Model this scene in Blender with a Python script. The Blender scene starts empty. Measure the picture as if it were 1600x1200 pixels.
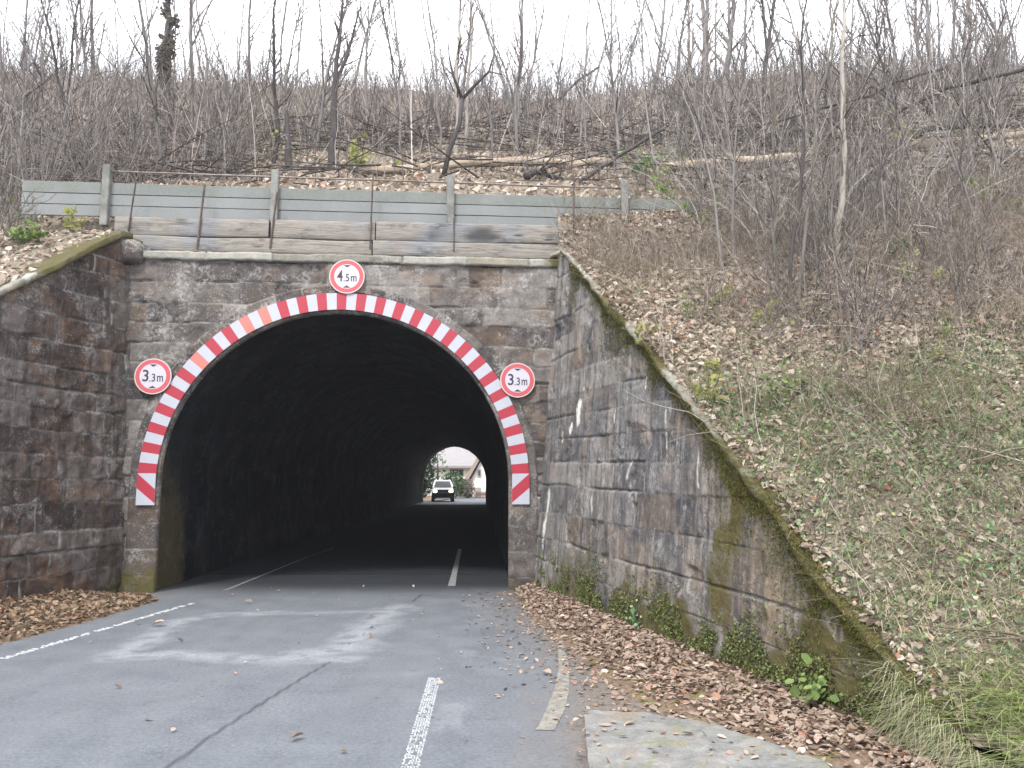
import bpy, math, random
import numpy as np
from mathutils import Vector

# ------------------------------------------------------------------ camera
sc = bpy.context.scene
col = sc.collection
TH = math.radians(6.93); F = 1250.0; EYE = np.array([0.0, 0.0, 1.78])
cam_d = bpy.data.cameras.new("camera"); cam = bpy.data.objects.new("camera", cam_d); col.objects.link(cam)
cam.location = EYE; cam.rotation_euler = (math.pi/2 + TH, 0, 0)
cam_d.sensor_width = 36; cam_d.lens = 36*F/1600; cam_d.clip_end = 2000; cam_d.clip_start = .05
sc.camera = cam
# ------------------------------------------------------------------ light: bright overcast autumn day
SUN_EL, SUN_AZ = math.radians(52), math.radians(200)      # azimuth from +Y clockwise
w = bpy.data.worlds.new("World"); sc.world = w; w.use_nodes = True
nt = w.node_tree; nt.nodes.clear()
wo = nt.nodes.new("ShaderNodeOutputWorld"); bg = nt.nodes.new("ShaderNodeBackground")
sky = nt.nodes.new("ShaderNodeTexSky"); sky.sky_type = 'NISHITA'; sky.sun_disc = False
sky.sun_elevation = SUN_EL; sky.sun_rotation = SUN_AZ; sky.dust_density = 3.0; sky.air_density = 1.0
tc = nt.nodes.new("ShaderNodeTexCoord"); no = nt.nodes.new("ShaderNodeTexNoise"); no.inputs['Scale'].default_value = 2.2
no.inputs['Detail'].default_value = 4
rp = nt.nodes.new("ShaderNodeValToRGB")
rp.color_ramp.elements[0].position = .3; rp.color_ramp.elements[0].color = (11.5, 12.0, 13.0, 1)
rp.color_ramp.elements[1].position = .75; rp.color_ramp.elements[1].color = (15.5, 15.8, 16.4, 1)
mx = nt.nodes.new("ShaderNodeMixRGB"); mx.inputs[0].default_value = .86
nt.links.new(tc.outputs['Generated'], no.inputs['Vector']); nt.links.new(no.outputs['Fac'], rp.inputs[0])
nt.links.new(sky.outputs[0], mx.inputs[1]); nt.links.new(rp.outputs[0], mx.inputs[2])
nt.links.new(mx.outputs[0], bg.inputs[0]); bg.inputs[1].default_value = .1
nt.links.new(bg.outputs[0], wo.inputs[0])
sd = bpy.data.lights.new("sun", 'SUN'); sd.energy = 2.3; sd.angle = math.radians(12); sd.color = (1, .96, .9)
so = bpy.data.objects.new("sun", sd); col.objects.link(so)
sdir = Vector((math.sin(SUN_AZ)*math.cos(SUN_EL), math.cos(SUN_AZ)*math.cos(SUN_EL), math.sin(SUN_EL)))
so.rotation_euler = sdir.to_track_quat('Z', 'Y').to_euler()
sc.view_settings.view_transform = 'Standard'; sc.view_settings.look = 'None'
sc.view_settings.gamma = 1; sc.view_settings.exposure = 1.28
sc.cycles.use_denoising = True
sc.cycles.max_bounces = 8; sc.cycles.diffuse_bounces = 4

HAZE = .0009
rng = np.random.default_rng(11); random.seed(5)

# ------------------------------------------------------------------ helpers
def ray(px, py):
    u = (px-800)/F; v = (600-py)/F
    return np.array([u, math.cos(TH)-v*math.sin(TH), math.sin(TH)+v*math.cos(TH)])
def gz(px, py, z=0.0):
    d = ray(px, py); return EYE+d*((z-EYE[2])/d[2])
def aty(px, py, y):
    d = ray(px, py); return EYE+d*(y/d[1])
def atpl(px, py, P, n):
    d = ray(px, py); return EYE+d*(np.dot(np.asarray(P)-EYE, n)/np.dot(d, n))

def _hash(ix, iy, iz, seed):
    h = (ix.astype(np.int64)*374761393 + iy.astype(np.int64)*668265263 + iz.astype(np.int64)*2147483647 + seed*974711) & 0xffffffff
    h = ((h ^ (h >> 13))*1274126177) & 0xffffffff
    h = ((h ^ (h >> 16))*2246822519) & 0xffffffff
    return ((h ^ (h >> 15)) & 0xffffff)/float(0xffffff)
def vnoise(x, y, z=None, seed=0):
    x = np.asarray(x, float); y = np.asarray(y, float); z = np.zeros_like(x) if z is None else np.asarray(z, float)
    x, y, z = np.broadcast_arrays(x, y, z)
    ix, iy, iz = np.floor(x), np.floor(y), np.floor(z); fx, fy, fz = x-ix, y-iy, z-iz
    fx = fx*fx*(3-2*fx); fy = fy*fy*(3-2*fy); fz = fz*fz*(3-2*fz); r = 0
    for a in (0, 1):
        for b in (0, 1):
            for c in (0, 1):
                r = r+(fx if a else 1-fx)*(fy if b else 1-fy)*(fz if c else 1-fz)*_hash(ix+a, iy+b, iz+c, seed)
    return r
def fbm(x, y, z=None, seed=0, o=4):
    r = 0; a = .5; s = 0
    z = np.zeros_like(np.asarray(x, float)) if z is None else z
    for k in range(o):
        r = r+a*vnoise(np.asarray(x)*2**k, np.asarray(y)*2**k, np.asarray(z)*2**k, seed+k*7); s += a; a *= .5
    return r/s
def sstep(a, b, x): t = np.clip((np.asarray(x, float)-a)/(b-a), 0, 1); return t*t*(3-2*t)

def fmesh(name, V, faces, mats=(), midx=None, smooth=True, attrs=None):
    V = np.asarray(V, dtype=np.float32); me = bpy.data.meshes.new(name)
    me.vertices.add(len(V)); me.vertices.foreach_set('co', V.ravel())
    groups = faces if isinstance(faces, list) and np.ndim(faces[0]) == 2 else [faces]
    groups = [np.asarray(g, dtype=np.int32) for g in groups if len(g)]
    L = np.concatenate([g.ravel() for g in groups]); tot = np.concatenate([np.full(len(g), g.shape[1]) for g in groups])
    st = np.concatenate([[0], np.cumsum(tot)[:-1]]).astype(np.int32)
    me.loops.add(len(L)); me.loops.foreach_set('vertex_index', L)
    me.polygons.add(len(st)); me.polygons.foreach_set('loop_start', st)
    if midx is not None: me.polygons.foreach_set('material_index', np.asarray(midx, dtype=np.int32))
    me.polygons.foreach_set('use_smooth', np.full(len(st), smooth))
    for m in (mats if isinstance(mats, (list, tuple)) else [mats]): me.materials.append(m)
    me.update(calc_edges=True)
    for k, a in (attrs or {}).items():
        at = me.attributes.new(k, 'FLOAT', 'POINT'); at.data.foreach_set('value', np.asarray(a, dtype=np.float32).ravel())
    return me
def link(name, me, parent=None, loc=None):
    o = bpy.data.objects.new(name, me); col.objects.link(o)
    if loc is not None: o.location = loc
    if parent is not None: o.parent = parent
    return o
def tag(o, label=None, cat=None, group=None, kind=None):
    if label: o['label'] = label
    if cat: o['category'] = cat
    if group: o['group'] = group
    if kind: o['kind'] = kind
    return o
def thing(name, label, cat, loc=(0, 0, 0), group=None):
    o = bpy.data.objects.new(name, None); col.objects.link(o); o.location = loc; o.empty_display_size = .3
    return tag(o, label, cat, group)
def part(name, V, faces, mats, parent, **k):
    """world-space verts; parent is an unrotated thing (or a part at its origin)"""
    off = np.zeros(3); q = parent
    while q is not None: off = off+np.array(q.location); q = q.parent
    return link(name, fmesh(name, np.asarray(V, float)-off, faces, mats, **k), parent)
def structure(name, V, faces, mats, **k): return tag(link(name, fmesh(name, V, faces, mats, **k)), kind='structure')
def stuff(name, V, faces, mats, label=None, cat=None, **k):
    return tag(link(name, fmesh(name, V, faces, mats, **k)), label, cat, kind='stuff')

class MB:
    def __init__(s): s.v = []; s.f = []; s.m = []; s.n = 0
    def add(s, V, Fs, m=0):
        s.v.extend([tuple(map(float, q)) for q in V]); s.f.extend([tuple(i+s.n for i in f) for f in Fs]); s.m.extend([m]*len(Fs)); s.n += len(V)
    def frame(s, P, ax, ay, az, sx, sy, sz, m=0, bev=0.0):
        """box centred at P with half sizes along three axes, optional bevel"""
        P, ax, ay, az = map(np.asarray, (P, ax, ay, az))
        if bev <= 0:
            V = [P+ax*sx*i+ay*sy*j+az*sz*k for i in (-1, 1) for j in (-1, 1) for k in (-1, 1)]
            s.add(V, [(0, 1, 3, 2), (4, 6, 7, 5), (0, 4, 5, 1), (2, 3, 7, 6), (0, 2, 6, 4), (1, 5, 7, 3)], m); return
        b = bev; V = []; idx = {}
        for i in (-1, 1):
            for j in (-1, 1):
                for k in (-1, 1):
                    for q in range(3):
                        o = [sx-b, sy-b, sz-b]; o[q] += b
                        idx[(i, j, k, q)] = len(V); V.append(P+ax*o[0]*i+ay*o[1]*j+az*o[2]*k)
        Fs = []
        for q in range(3):
            r, t = [(1, 2), (2, 0), (0, 1)][q]
            for e in (-1, 1):
                c = []
                for (a, d) in ((-1, -1), (1, -1), (1, 1), (-1, 1)):
                    key = [0, 0, 0]; key[q] = e; key[r] = a; key[t] = d; c.append(idx[(*key, q)])
                Fs.append(tuple(c if e > 0 else c[::-1]))
        for q in range(3):
            r, t = [(1, 2), (2, 0), (0, 1)][q]
            for a in (-1, 1):
                for d in (-1, 1):
                    k0 = [0, 0, 0]; k0[r] = a; k0[t] = d; k1 = list(k0); k0[q] = -1; k1[q] = 1
                    Fs.append((idx[(*k0, r)], idx[(*k1, r)], idx[(*k1, t)], idx[(*k0, t)]))
        for i in (-1, 1):
            for j in (-1, 1):
                for k in (-1, 1): Fs.append(tuple(idx[(i, j, k, q)] for q in range(3)))
        s.add(V, Fs, m)
    def box(s, x0, x1, y0, y1, z0, z1, m=0, bev=0.0):
        s.frame(((x0+x1)/2, (y0+y1)/2, (z0+z1)/2), (1, 0, 0), (0, 1, 0), (0, 0, 1), (x1-x0)/2, (y1-y0)/2, (z1-z0)/2, m, bev)
    def tube(s, pts, rad, n=8, m=0, cap=True):
        pts = [np.asarray(p, float) for p in pts]; V = []; Fs = []
        rad = rad if hasattr(rad, '__len__') else [rad]*len(pts)
        ref = np.array([0, 0, 1.]) if abs((pts[-1]-pts[0])[2]) < .8*np.linalg.norm(pts[-1]-pts[0]) else np.array([1., 0, 0])
        for i, p in enumerate(pts):
            d = pts[min(i+1, len(pts)-1)]-pts[max(i-1, 0)]; d = d/np.linalg.norm(d)
            a = np.cross(d, ref); a /= np.linalg.norm(a); b = np.cross(d, a)
            for k in range(n): t = 2*math.pi*k/n; V.append(p+(a*math.cos(t)+b*math.sin(t))*rad[i])
        for i in range(len(pts)-1):
            for k in range(n): Fs.append((i*n+k, i*n+(k+1) % n, (i+1)*n+(k+1) % n, (i+1)*n+k))
        if cap: Fs += [tuple(range(n))[::-1], tuple(range((len(pts)-1)*n, len(pts)*n))]
        s.add(V, Fs, m)
    def build(s, name, mats, parent=None, smooth=False, **k):
        off = np.zeros(3); q = parent
        while q is not None: off = off+np.array(q.location); q = q.parent
        me = bpy.data.meshes.new(name); me.from_pydata([tuple(np.array(v)-off) for v in s.v], [], s.f)
        for mm in (mats if isinstance(mats, (list, tuple)) else [mats]): me.materials.append(mm)
        me.polygons.foreach_set('material_index', s.m)
        if smooth: me.polygons.foreach_set('use_smooth', [True]*len(s.f))
        me.update(); return link(name, me, parent)

def grid_faces(nu, nv, mask=None):
    i = np.arange(nu-1)[:, None]; j = np.arange(nv-1)[None, :]; a = i*nv+j
    f = np.stack([a, a+nv, a+nv+1, a+1], -1).reshape(-1, 4)
    return f if mask is None else f[mask.ravel()]
def compact(V, f, attrs=None):
    u, inv = np.unique(f, return_inverse=True)
    return V[u], inv.reshape(f.shape), {k: np.asarray(a).ravel()[u] for k, a in (attrs or {}).items()}

# ------------------------------------------------------------------ material DSL
class Mat:
    def __init__(s, name, rough=.9, spec=.25):
        s.m = bpy.data.materials.new(name); s.m.use_nodes = True; s.t = s.m.node_tree; s.b = s.t.nodes['Principled BSDF']
        s.b.inputs['Roughness'].default_value = rough; s.b.inputs['Specular IOR Level'].default_value = spec
        s.co = s.t.nodes.new('ShaderNodeTexCoord').outputs['Object']
    def set(s, inp, v):
        i = s.b.inputs[inp] if isinstance(inp, str) else inp
        if hasattr(v, 'is_linked') or isinstance(v, bpy.types.NodeSocket): s.t.links.new(v, i)
        elif isinstance(v, (tuple, list)): i.default_value = (*v[:3], 1) if len(i.default_value) == 4 else v
        else: i.default_value = v
        return s
    def mapv(s, sc=(1, 1, 1), rot=(0, 0, 0), v=None):
        n = s.t.nodes.new('ShaderNodeMapping'); n.inputs['Scale'].default_value = sc; n.inputs['Rotation'].default_value = rot
        s.t.links.new(v or s.co, n.inputs['Vector']); return n.outputs[0]
    def noise(s, scale, detail=3, rough=.55, v=None, dist=0):
        n = s.t.nodes.new('ShaderNodeTexNoise'); n.inputs['Scale'].default_value = scale; n.inputs['Detail'].default_value = detail
        n.inputs['Roughness'].default_value = rough; n.inputs['Distortion'].default_value = dist
        s.t.links.new(v or s.co, n.inputs['Vector']); return n.outputs['Fac']
    def voro(s, scale, v=None, out='Distance', feat='F1'):
        n = s.t.nodes.new('ShaderNodeTexVoronoi'); n.inputs['Scale'].default_value = scale; n.feature = feat
        s.t.links.new(v or s.co, n.inputs['Vector']); return n.outputs[out]
    def ramp(s, f, stops):
        n = s.t.nodes.new('ShaderNodeValToRGB'); cr = n.color_ramp
        while len(cr.elements) < len(stops): cr.elements.new(.5)
        for e, (p, c) in zip(cr.elements, stops):
            e.position = p; e.color = (c, c, c, 1) if not hasattr(c, '__len__') else (*c, 1)
        s.t.links.new(f, n.inputs[0]); return n.outputs[0]
    def mix(s, f, a, b, mode='MIX'):
        n = s.t.nodes.new('ShaderNodeMixRGB'); n.blend_type = mode
        for k, v in ((0, f), (1, a), (2, b)): s.set(n.inputs[k], v)
        return n.outputs[0]
    def math(s, op, a, b=0.0):
        n = s.t.nodes.new('ShaderNodeMath'); n.operation = op; n.use_clamp = op in ('MULTIPLY', 'ADD', 'SUBTRACT')
        s.set(n.inputs[0], a); s.set(n.inputs[1], b); return n.outputs[0]
    def attr(s, name):
        n = s.t.nodes.new('ShaderNodeAttribute'); n.attribute_name = name; return n.outputs['Fac']
    def rnd(s): return s.t.nodes.new('ShaderNodeNewGeometry').outputs['Random Per Island']
    def orand(s): return s.t.nodes.new('ShaderNodeObjectInfo').outputs['Random']
    def bump(s, h, dist=.01, strength=.6):
        n = s.t.nodes.new('ShaderNodeBump'); n.inputs['Distance'].default_value = dist; n.inputs['Strength'].default_value = strength
        s.t.links.new(h, n.inputs['Height']); s.t.links.new(n.outputs[0], s.b.inputs['Normal']); return s
    def trans(s, amount, colr):
        """leaf translucency"""
        t = s.t.nodes.new('ShaderNodeBsdfTranslucent'); mxn = s.t.nodes.new('ShaderNodeMixShader'); mxn.inputs[0].default_value = amount
        s.set(t.inputs[0], colr); out = [n for n in s.t.nodes if n.type == 'OUTPUT_MATERIAL'][0]
        s.t.links.new(s.b.outputs[0], mxn.inputs[1]); s.t.links.new(t.outputs[0], mxn.inputs[2]); s.t.links.new(mxn.outputs[0], out.inputs[0]); return s

def stone_mat(name, dark, mid, light, brown, brown_amt=.5, streak=.0, spots=.5, moss=(.075, .08, .022), moss2=(.10, .075, .03), jcol=(.05, .045, .042), jpale=(.24, .235, .22)):
    m = Mat(name, .93, .2)
    r = m.attr('rnd'); big = m.noise(.9, 4, .6); med = m.noise(5, 5, .65); fine = m.noise(38, 4, .7)
    c = m.ramp(m.math('ADD', m.math('MULTIPLY', r, .44), m.math('MULTIPLY', med, .68)), [(.32, dark), (.52, mid), (.78, light)])
    c = m.mix(m.math('MULTIPLY', m.ramp(m.math('ADD', m.math('MULTIPLY', big, .8), m.math('MULTIPLY', m.math('FRACT', m.math('MULTIPLY', r, 7.3)), .20)), [(.42, 0.), (.64, 1.)]), brown_amt), c, brown)
    c = m.mix(.75, c, m.ramp(fine, [(.25, (.38, .38, .38)), (.5, (.5, .5, .5)), (.8, (.68, .67, .66))]), 'OVERLAY')
    wm = m.math('MULTIPLY', m.attr('warm'), m.ramp(m.noise(3.0, 6, .75), [(.36, .15), (.56, 1.)]))
    c = m.mix(wm, c, m.ramp(med, [(.3, (.12, .085, .055)), (.5, (.20, .155, .115)), (.68, (.27, .225, .185))]))
    # lime and lichen patches
    pt = m.math('MULTIPLY', m.ramp(m.noise(2.3, 6, .75), [(.51, 0.), (.60, 1.)]), m.ramp(m.noise(19, 4, .75), [(.42, 0.), (.58, 1.)]))
    c = m.mix(m.math('MULTIPLY', pt, spots*.7), c, (.30, .29, .28))
    tanp = m.math('MULTIPLY', m.ramp(m.noise(1.6, 5, .7, m.mapv((1, 1, 1), (0, 0, 2.))), [(.53, 0.), (.60, 1.)]), m.ramp(m.noise(11, 5, .75), [(.35, .2), (.6, 1.)]))
    c = m.mix(m.math('MULTIPLY', tanp, brown_amt*.9), c, tuple(x*1.5 for x in brown))
    sp = m.math('MULTIPLY', m.ramp(m.voro(19), [(.14, 1.), (.24, 0.)]), m.ramp(m.noise(3.1, 3), [(.48, 0.), (.58, 1.)]))
    c = m.mix(m.math('MULTIPLY', sp, spots*.5), c, (.36, .36, .34))
    sp = m.math('MULTIPLY', m.ramp(m.voro(46), [(.14, 1.), (.26, 0.)]), m.ramp(m.noise(2.1, 3), [(.45, 0.), (.6, 1.)]))
    c = m.mix(m.math('MULTIPLY', sp, spots*.7), c, (.40, .40, .38))
    if streak > 0:
        dk = m.ramp(m.noise(1.0, 5, .65, m.mapv((7, 7, .6), (0, 0, 1.))), [(.46, 0.), (.6, 1.)])
        c = m.mix(m.math('MULTIPLY', dk, .6), c, tuple(x*.8 for x in dark))
        st = m.ramp(m.noise(1.0, 5, .7, m.mapv((17, 17, 1.1))), [(.50, 0.), (.64, 1.)])
        st2 = m.ramp(m.noise(1.0, 5, .65, m.mapv((1.8, 1.8, .9))), [(.44, 0.), (.58, 1.)])
        c = m.mix(m.math('MULTIPLY', m.math('MULTIPLY', st, st2), streak), c, (.36, .355, .36))
        st = m.ramp(m.noise(1.0, 4, .7, m.mapv((30, 30, 2.6))), [(.58, 0.), (.66, 1.)])
        st2 = m.ramp(m.noise(1.3, 4, .65), [(.50, 0.), (.56, 1.)])
        c = m.mix(m.math('MULTIPLY', m.math('MULTIPLY', st, st2), streak*.9), c, (.55, .55, .55))
    j = m.attr('jd'); jn = m.ramp(m.noise(3.7, 3), [(.42, 0.), (.56, 1.)])
    c = m.mix(m.math('MULTIPLY', j, .9), c, m.mix(jn, jcol, jpale))
    c = m.mix(m.math('MULTIPLY', m.attr('lime'), m.ramp(m.noise(14, 5, .75), [(.36, .1), (.5, 1.)])), c, (.62, .61, .55))
    ms = m.ramp(m.math('ADD', m.math('MULTIPLY', m.attr('moss'), .55), m.math('ADD', m.math('MULTIPLY', m.noise(3.5, 7, .75), .45), m.math('MULTIPLY', m.noise(24, 5, .8), .28))), [(.58, 0.), (.74, 1.)])
    mc = m.mix(m.ramp(m.noise(7, 6, .75), [(.38, 0.), (.56, 1.)]), moss, moss2); mc = m.mix(m.ramp(m.noise(3.3, 6, .75), [(.52, 0.), (.62, .7)]), mc, (.13, .12, .10))
    mc = m.mix(m.ramp(m.noise(55, 3), [(.3, 0.), (.7, .7)]), mc, (.03, .028, .014))
    c = m.mix(ms, c, mc)
    m.set('Base Color', c)
    h = m.math('ADD', m.math('MULTIPLY', m.noise(9, 8, .75), .8), m.math('MULTIPLY', m.noise(60, 4, .7), .25))
    m.bump(h, .035, .8); return m.m

M = {}
M['portal'] = stone_mat('portal_stone', (.030, .027, .029), (.072, .063, .060), (.16, .145, .135), (.10, .072, .052), .75, .0, .95)
M['left'] = stone_mat('dark_wing_stone', (.030, .022, .021), (.062, .046, .040), (.115, .096, .087), (.078, .044, .025), .9, .15, .75, moss=(.05, .052, .02), moss2=(.05, .042, .02))
M['right'] = stone_mat('streaked_wing_stone', (.040, .040, .045), (.090, .086, .087), (.18, .168, .156), (.125, .095, .072), .8, .28, .8)
LSP = 1; M['lining'] = stone_mat('sooty_shaded_lining', (.004, .0045, .007), (.008, .009, .012), (.018, .019, .023), (.014, .012, .010), .4, .0, .15, moss=(.07, .065, .03), moss2=(.085, .065, .04), jcol=(.008, .008, .01), jpale=(.03, .031, .034))  # soot tone pushed near black: the tunnel's darkness painted into the stone
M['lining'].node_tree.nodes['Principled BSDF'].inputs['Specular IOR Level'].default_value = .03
M['coping'] = stone_mat('coping_stone', (.15, .145, .125), (.21, .205, .18), (.28, .275, .25), (.2, .17, .12), .4, .0, .7, jcol=(.06, .055, .045))

m = Mat('concrete', .9, .25); big = m.noise(1.3, 4); st = m.noise(1., 4, .6, m.mapv((3, 3, .5)))
c = m.mix(m.ramp(big, [(.3, 0.), (.7, 1.)]), (.130, .136, .135), (.168, .174, .176)); c = m.mix(m.math('MULTIPLY', m.attr('moss'), m.ramp(m.noise(2.2, 5, .7), [(.3, .2), (.65, 1.)])), c, (.085, .098, .078))
c = m.mix(m.math('MULTIPLY', m.ramp(st, [(.5, 0.), (.75, 1.)]), .5), c, (.12, .13, .12)); c = m.mix(m.ramp(m.noise(70, 3), [(.4, 0.), (.8, .5)]), c, (.25, .26, .26))
m.set('Base Color', c).bump(m.noise(40, 5), .006, .5); M['concrete'] = m.m
m = Mat('old_post', .9, .2); m.set('Base Color', m.ramp(m.noise(4, 6, .7), [(.35, (.10, .105, .095)), (.5, (.145, .145, .135)), (.68, (.20, .20, .185))])).bump(m.noise(30, 4), .01, .6); M['postmat'] = m.m
m = Mat('weathered_plank', .85, .25); v = m.mapv((1.1, 8, 24)); g = m.noise(2.2, 8, .72, v, .6)
c = m.ramp(g, [(.28, (.06, .053, .047)), (.42, (.145, .13, .115)), (.58, (.215, .198, .175)), (.75, (.28, .27, .25))])
c = m.mix(m.ramp(m.noise(1.1, 3), [(.5, 0.), (.66, .75)]), c, m.mix(m.ramp(g, [(.3, 0.), (.7, 1.)]), (.085, .095, .11), (.19, .205, .225)))
c = m.mix(m.ramp(m.noise(1.7, 3, .5), [(.62, 0.), (.74, .3)]), c, (.16, .105, .07))
c = m.mix(m.ramp(m.noise(1.2, 6, .75, m.mapv((1, 1, 3.5))), [(.54, 0.), (.66, .8)]), c, (.05, .048, .048))
c = m.mix(m.ramp(m.voro(1.0, m.mapv((1.1, 1.1, 5))), [(.06, .9), (.14, 0.)]), c, (.035, .03, .028))
c = m.mix(m.attr('moss'), c, (.03, .032, .036))  # attribute marks the open gap: its darkness is painted onto the plank
m.set('Base Color', c).bump(g, .02, .7); M['plank'] = m.m
m = Mat('rusty_steel', .75, .4); m.set('Base Color', m.mix(m.ramp(m.noise(9, 5), [(.4, 0.), (.65, 1.)]), (.045, .042, .045), (.13, .075, .05))); M['rust'] = m.m
m = Mat('galvanised_pipe', .6, .5); m.set('Base Color', m.mix(m.ramp(m.noise(6, 5), [(.4, 0.), (.6, 1.)]), (.11, .075, .055), (.17, .15, .14))); M['pipe'] = m.m

def paint(name, c, rough=.5, dirt=.25, spec=.4):
    m = Mat(name, rough, spec); k = tuple(x*.62+.02 for x in c)
    f = m.math('ADD', m.math('MULTIPLY', m.ramp(m.noise(5, 5, .7), [(.45, 0.), (.8, 1.)]), dirt), m.math('MULTIPLY', m.ramp(m.noise(55, 4, .7), [(.6, 0.), (.75, 1.)]), dirt))
    m.set('Base Color', m.mix(f, c, k)); return m.m
M['white'] = paint('reflective_white', (.31, .32, .365)); M['red'] = paint('reflective_red', (.27, .014, .03))
M['faded'] = paint('faded_red', (.38, .12, .10)); M['ringred'] = paint('sign_red', (.36, .06, .07), dirt=.15)
M['rim'] = paint('sign_rim', (.42, .36, .35)); M['signwhite'] = paint('sign_white', (.38, .36, .41), dirt=.1); M['black'] = paint('sign_black', (.02, .02, .03))
M['steel'] = paint('bracket_steel', (.25, .25, .26))

m = Mat('asphalt', .86, .3)
fine = m.noise(130, 2, .7); med = m.noise(2.0, 6, .65); agg = m.voro(150, out='Distance')
c = m.mix(m.ramp(med, [(.3, 0.), (.7, 1.)]), (.078, .085, .097), (.110, .118, .131))
c = m.mix(.9, c, m.ramp(fine, [(.25, .28), (.5, .5), (.75, .72)]), 'OVERLAY')
c = m.mix(.6, c, m.ramp(m.noise(30, 5, .8), [(.32, .24), (.5, .5), (.68, .76)]), 'OVERLAY')
c = m.mix(m.ramp(m.noise(1.0, 4, .6, m.mapv((2.4, .22, 1), (0, 0, .05))), [(.48, 0.), (.62, .3)]), c, (.115, .122, .132))
c = m.mix(m.ramp(agg, [(.0, .5), (.25, 0.)]), c, (.26, .265, .27))
n1 = m.noise(3.2, 6, .72); n2 = m.noise(26, 4, .7)
stf = m.math('MULTIPLY', m.attr('stain'), m.math('ADD', m.ramp(n2, [(.3, .25), (.7, 1.)]), .0))
c = m.mix(stf, c, (.235, .245, .26))
dn = m.math('ADD', m.math('MULTIPLY', m.attr('dirt'), .6), m.math('MULTIPLY', n1, .55))
c = m.mix(m.math('MULTIPLY', m.ramp(dn, [(.45, 0.), (.78, 1.)]), .85), c, m.mix(m.ramp(n2, [(.35, 0.), (.65, 1.)]), (.075, .062, .052), (.16, .13, .105)))
c = m.mix(m.ramp(m.noise(5, 6, .8), [(.56, 0.), (.68, .5)]), c, (.045, .05, .057))
c = m.mix(m.math('MULTIPLY', m.attr('crack'), .85), c, (.028, .03, .036))
c = m.mix(m.attr('soot'), c, (.022, .024, .028))  # shade of the tunnel mouth painted into the road colour
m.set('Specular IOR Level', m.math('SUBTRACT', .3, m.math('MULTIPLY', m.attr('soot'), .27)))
m.set('Base Color', c).set('Roughness', m.ramp(med, [(.3, .72), (.7, .92)])).bump(m.math('ADD', fine, m.math('MULTIPLY', med, .3)), .005, .7); M['asphalt'] = m.m
m = Mat('tunnel_asphalt', 1, .04); m.set('Base Color', m.mix(m.noise(2, 6, .7), (.014, .015, .018), (.028, .03, .035))); M['shaded_asphalt'] = m.m  # asphalt under the vault, with the tunnel's darkness put into its colour
m = Mat('road_paint', .7, .3); m.set('Base Color', m.mix(m.ramp(m.noise(60, 4), [(.40, 0.), (.62, .85)]), (.42, .43, .44), (.16, .17, .18))); M['roadpaint'] = m.m
m = Mat('worn_paint', .8, .3); m.set('Base Color', m.mix(m.ramp(m.noise(14, 6, .75), [(.36, 0.), (.60, .9)]), (.26, .26, .26), (.08, .085, .09))); M['wornpaint'] = m.m
m = Mat('tan_stripe', .8, .3); m.set('Base Color', m.mix(m.ramp(m.noise(12, 6, .75), [(.38, 0.), (.60, .9)]), (.22, .20, .165), (.10, .098, .095))); M['tan'] = m.m
m = Mat('old_slab', .92, .2); n = m.noise(5, 8, .75, dist=.4); vd = m.mapv((1, 1, 1)); wv_ = m.voro(2.6, None, 'Distance', 'DISTANCE_TO_EDGE')
c = m.ramp(n, [(.3, (.10, .10, .10)), (.5, (.155, .153, .148)), (.68, (.21, .205, .19))])
jl = m.math('MULTIPLY', m.ramp(m.math('ADD', wv_, m.math('MULTIPLY', m.noise(9, 4, .7), .12)), [(.06, 1.), (.10, 0.)]), m.ramp(m.noise(2.2, 5, .7), [(.46, 0.), (.60, .35)]))
c = m.mix(jl, c, (.26, .25, .21)); c = m.mix(m.ramp(m.noise(4, 6, .75), [(.54, 0.), (.62, .75)]), c, (.13, .135, .06)); c = m.mix(m.ramp(m.noise(3, 6, .75, m.mapv((1, 1, 1), (0, 0, 1.3))), [(.54, 0.), (.64, .6)]), c, (.19, .145, .115))
c = m.mix(.5, c, m.noise(80, 3, .7), 'OVERLAY')
m.set('Base Color', c).bump(n, .03, .8); M['slab'] = m.m

m = Mat('forest_soil', .97, .1); a = m.noise(3, 6, .7); b = m.noise(26, 5, .75)
c = m.ramp(b, [(.3, (.07, .057, .045)), (.5, (.17, .14, .11)), (.64, (.33, .28, .23))]); c = m.mix(m.ramp(a, [(.52, 0.), (.66, .5)]), c, (.05, .06, .022))
m.set('Base Color', c).bump(b, .05, .9); M['soil'] = m.m
m = Mat('verge_soil', .97, .1); b = m.noise(30, 5, .75)
c = m.ramp(b, [(.25, (.06, .045, .035)), (.5, (.15, .105, .075)), (.7, (.24, .18, .14))]); c = m.mix(m.ramp(m.noise(4, 4), [(.56, 0.), (.64, .7)]), c, (.13, .14, .04))
m.set('Base Color', c).bump(b, .03, .9); M['verge'] = m.m

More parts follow.
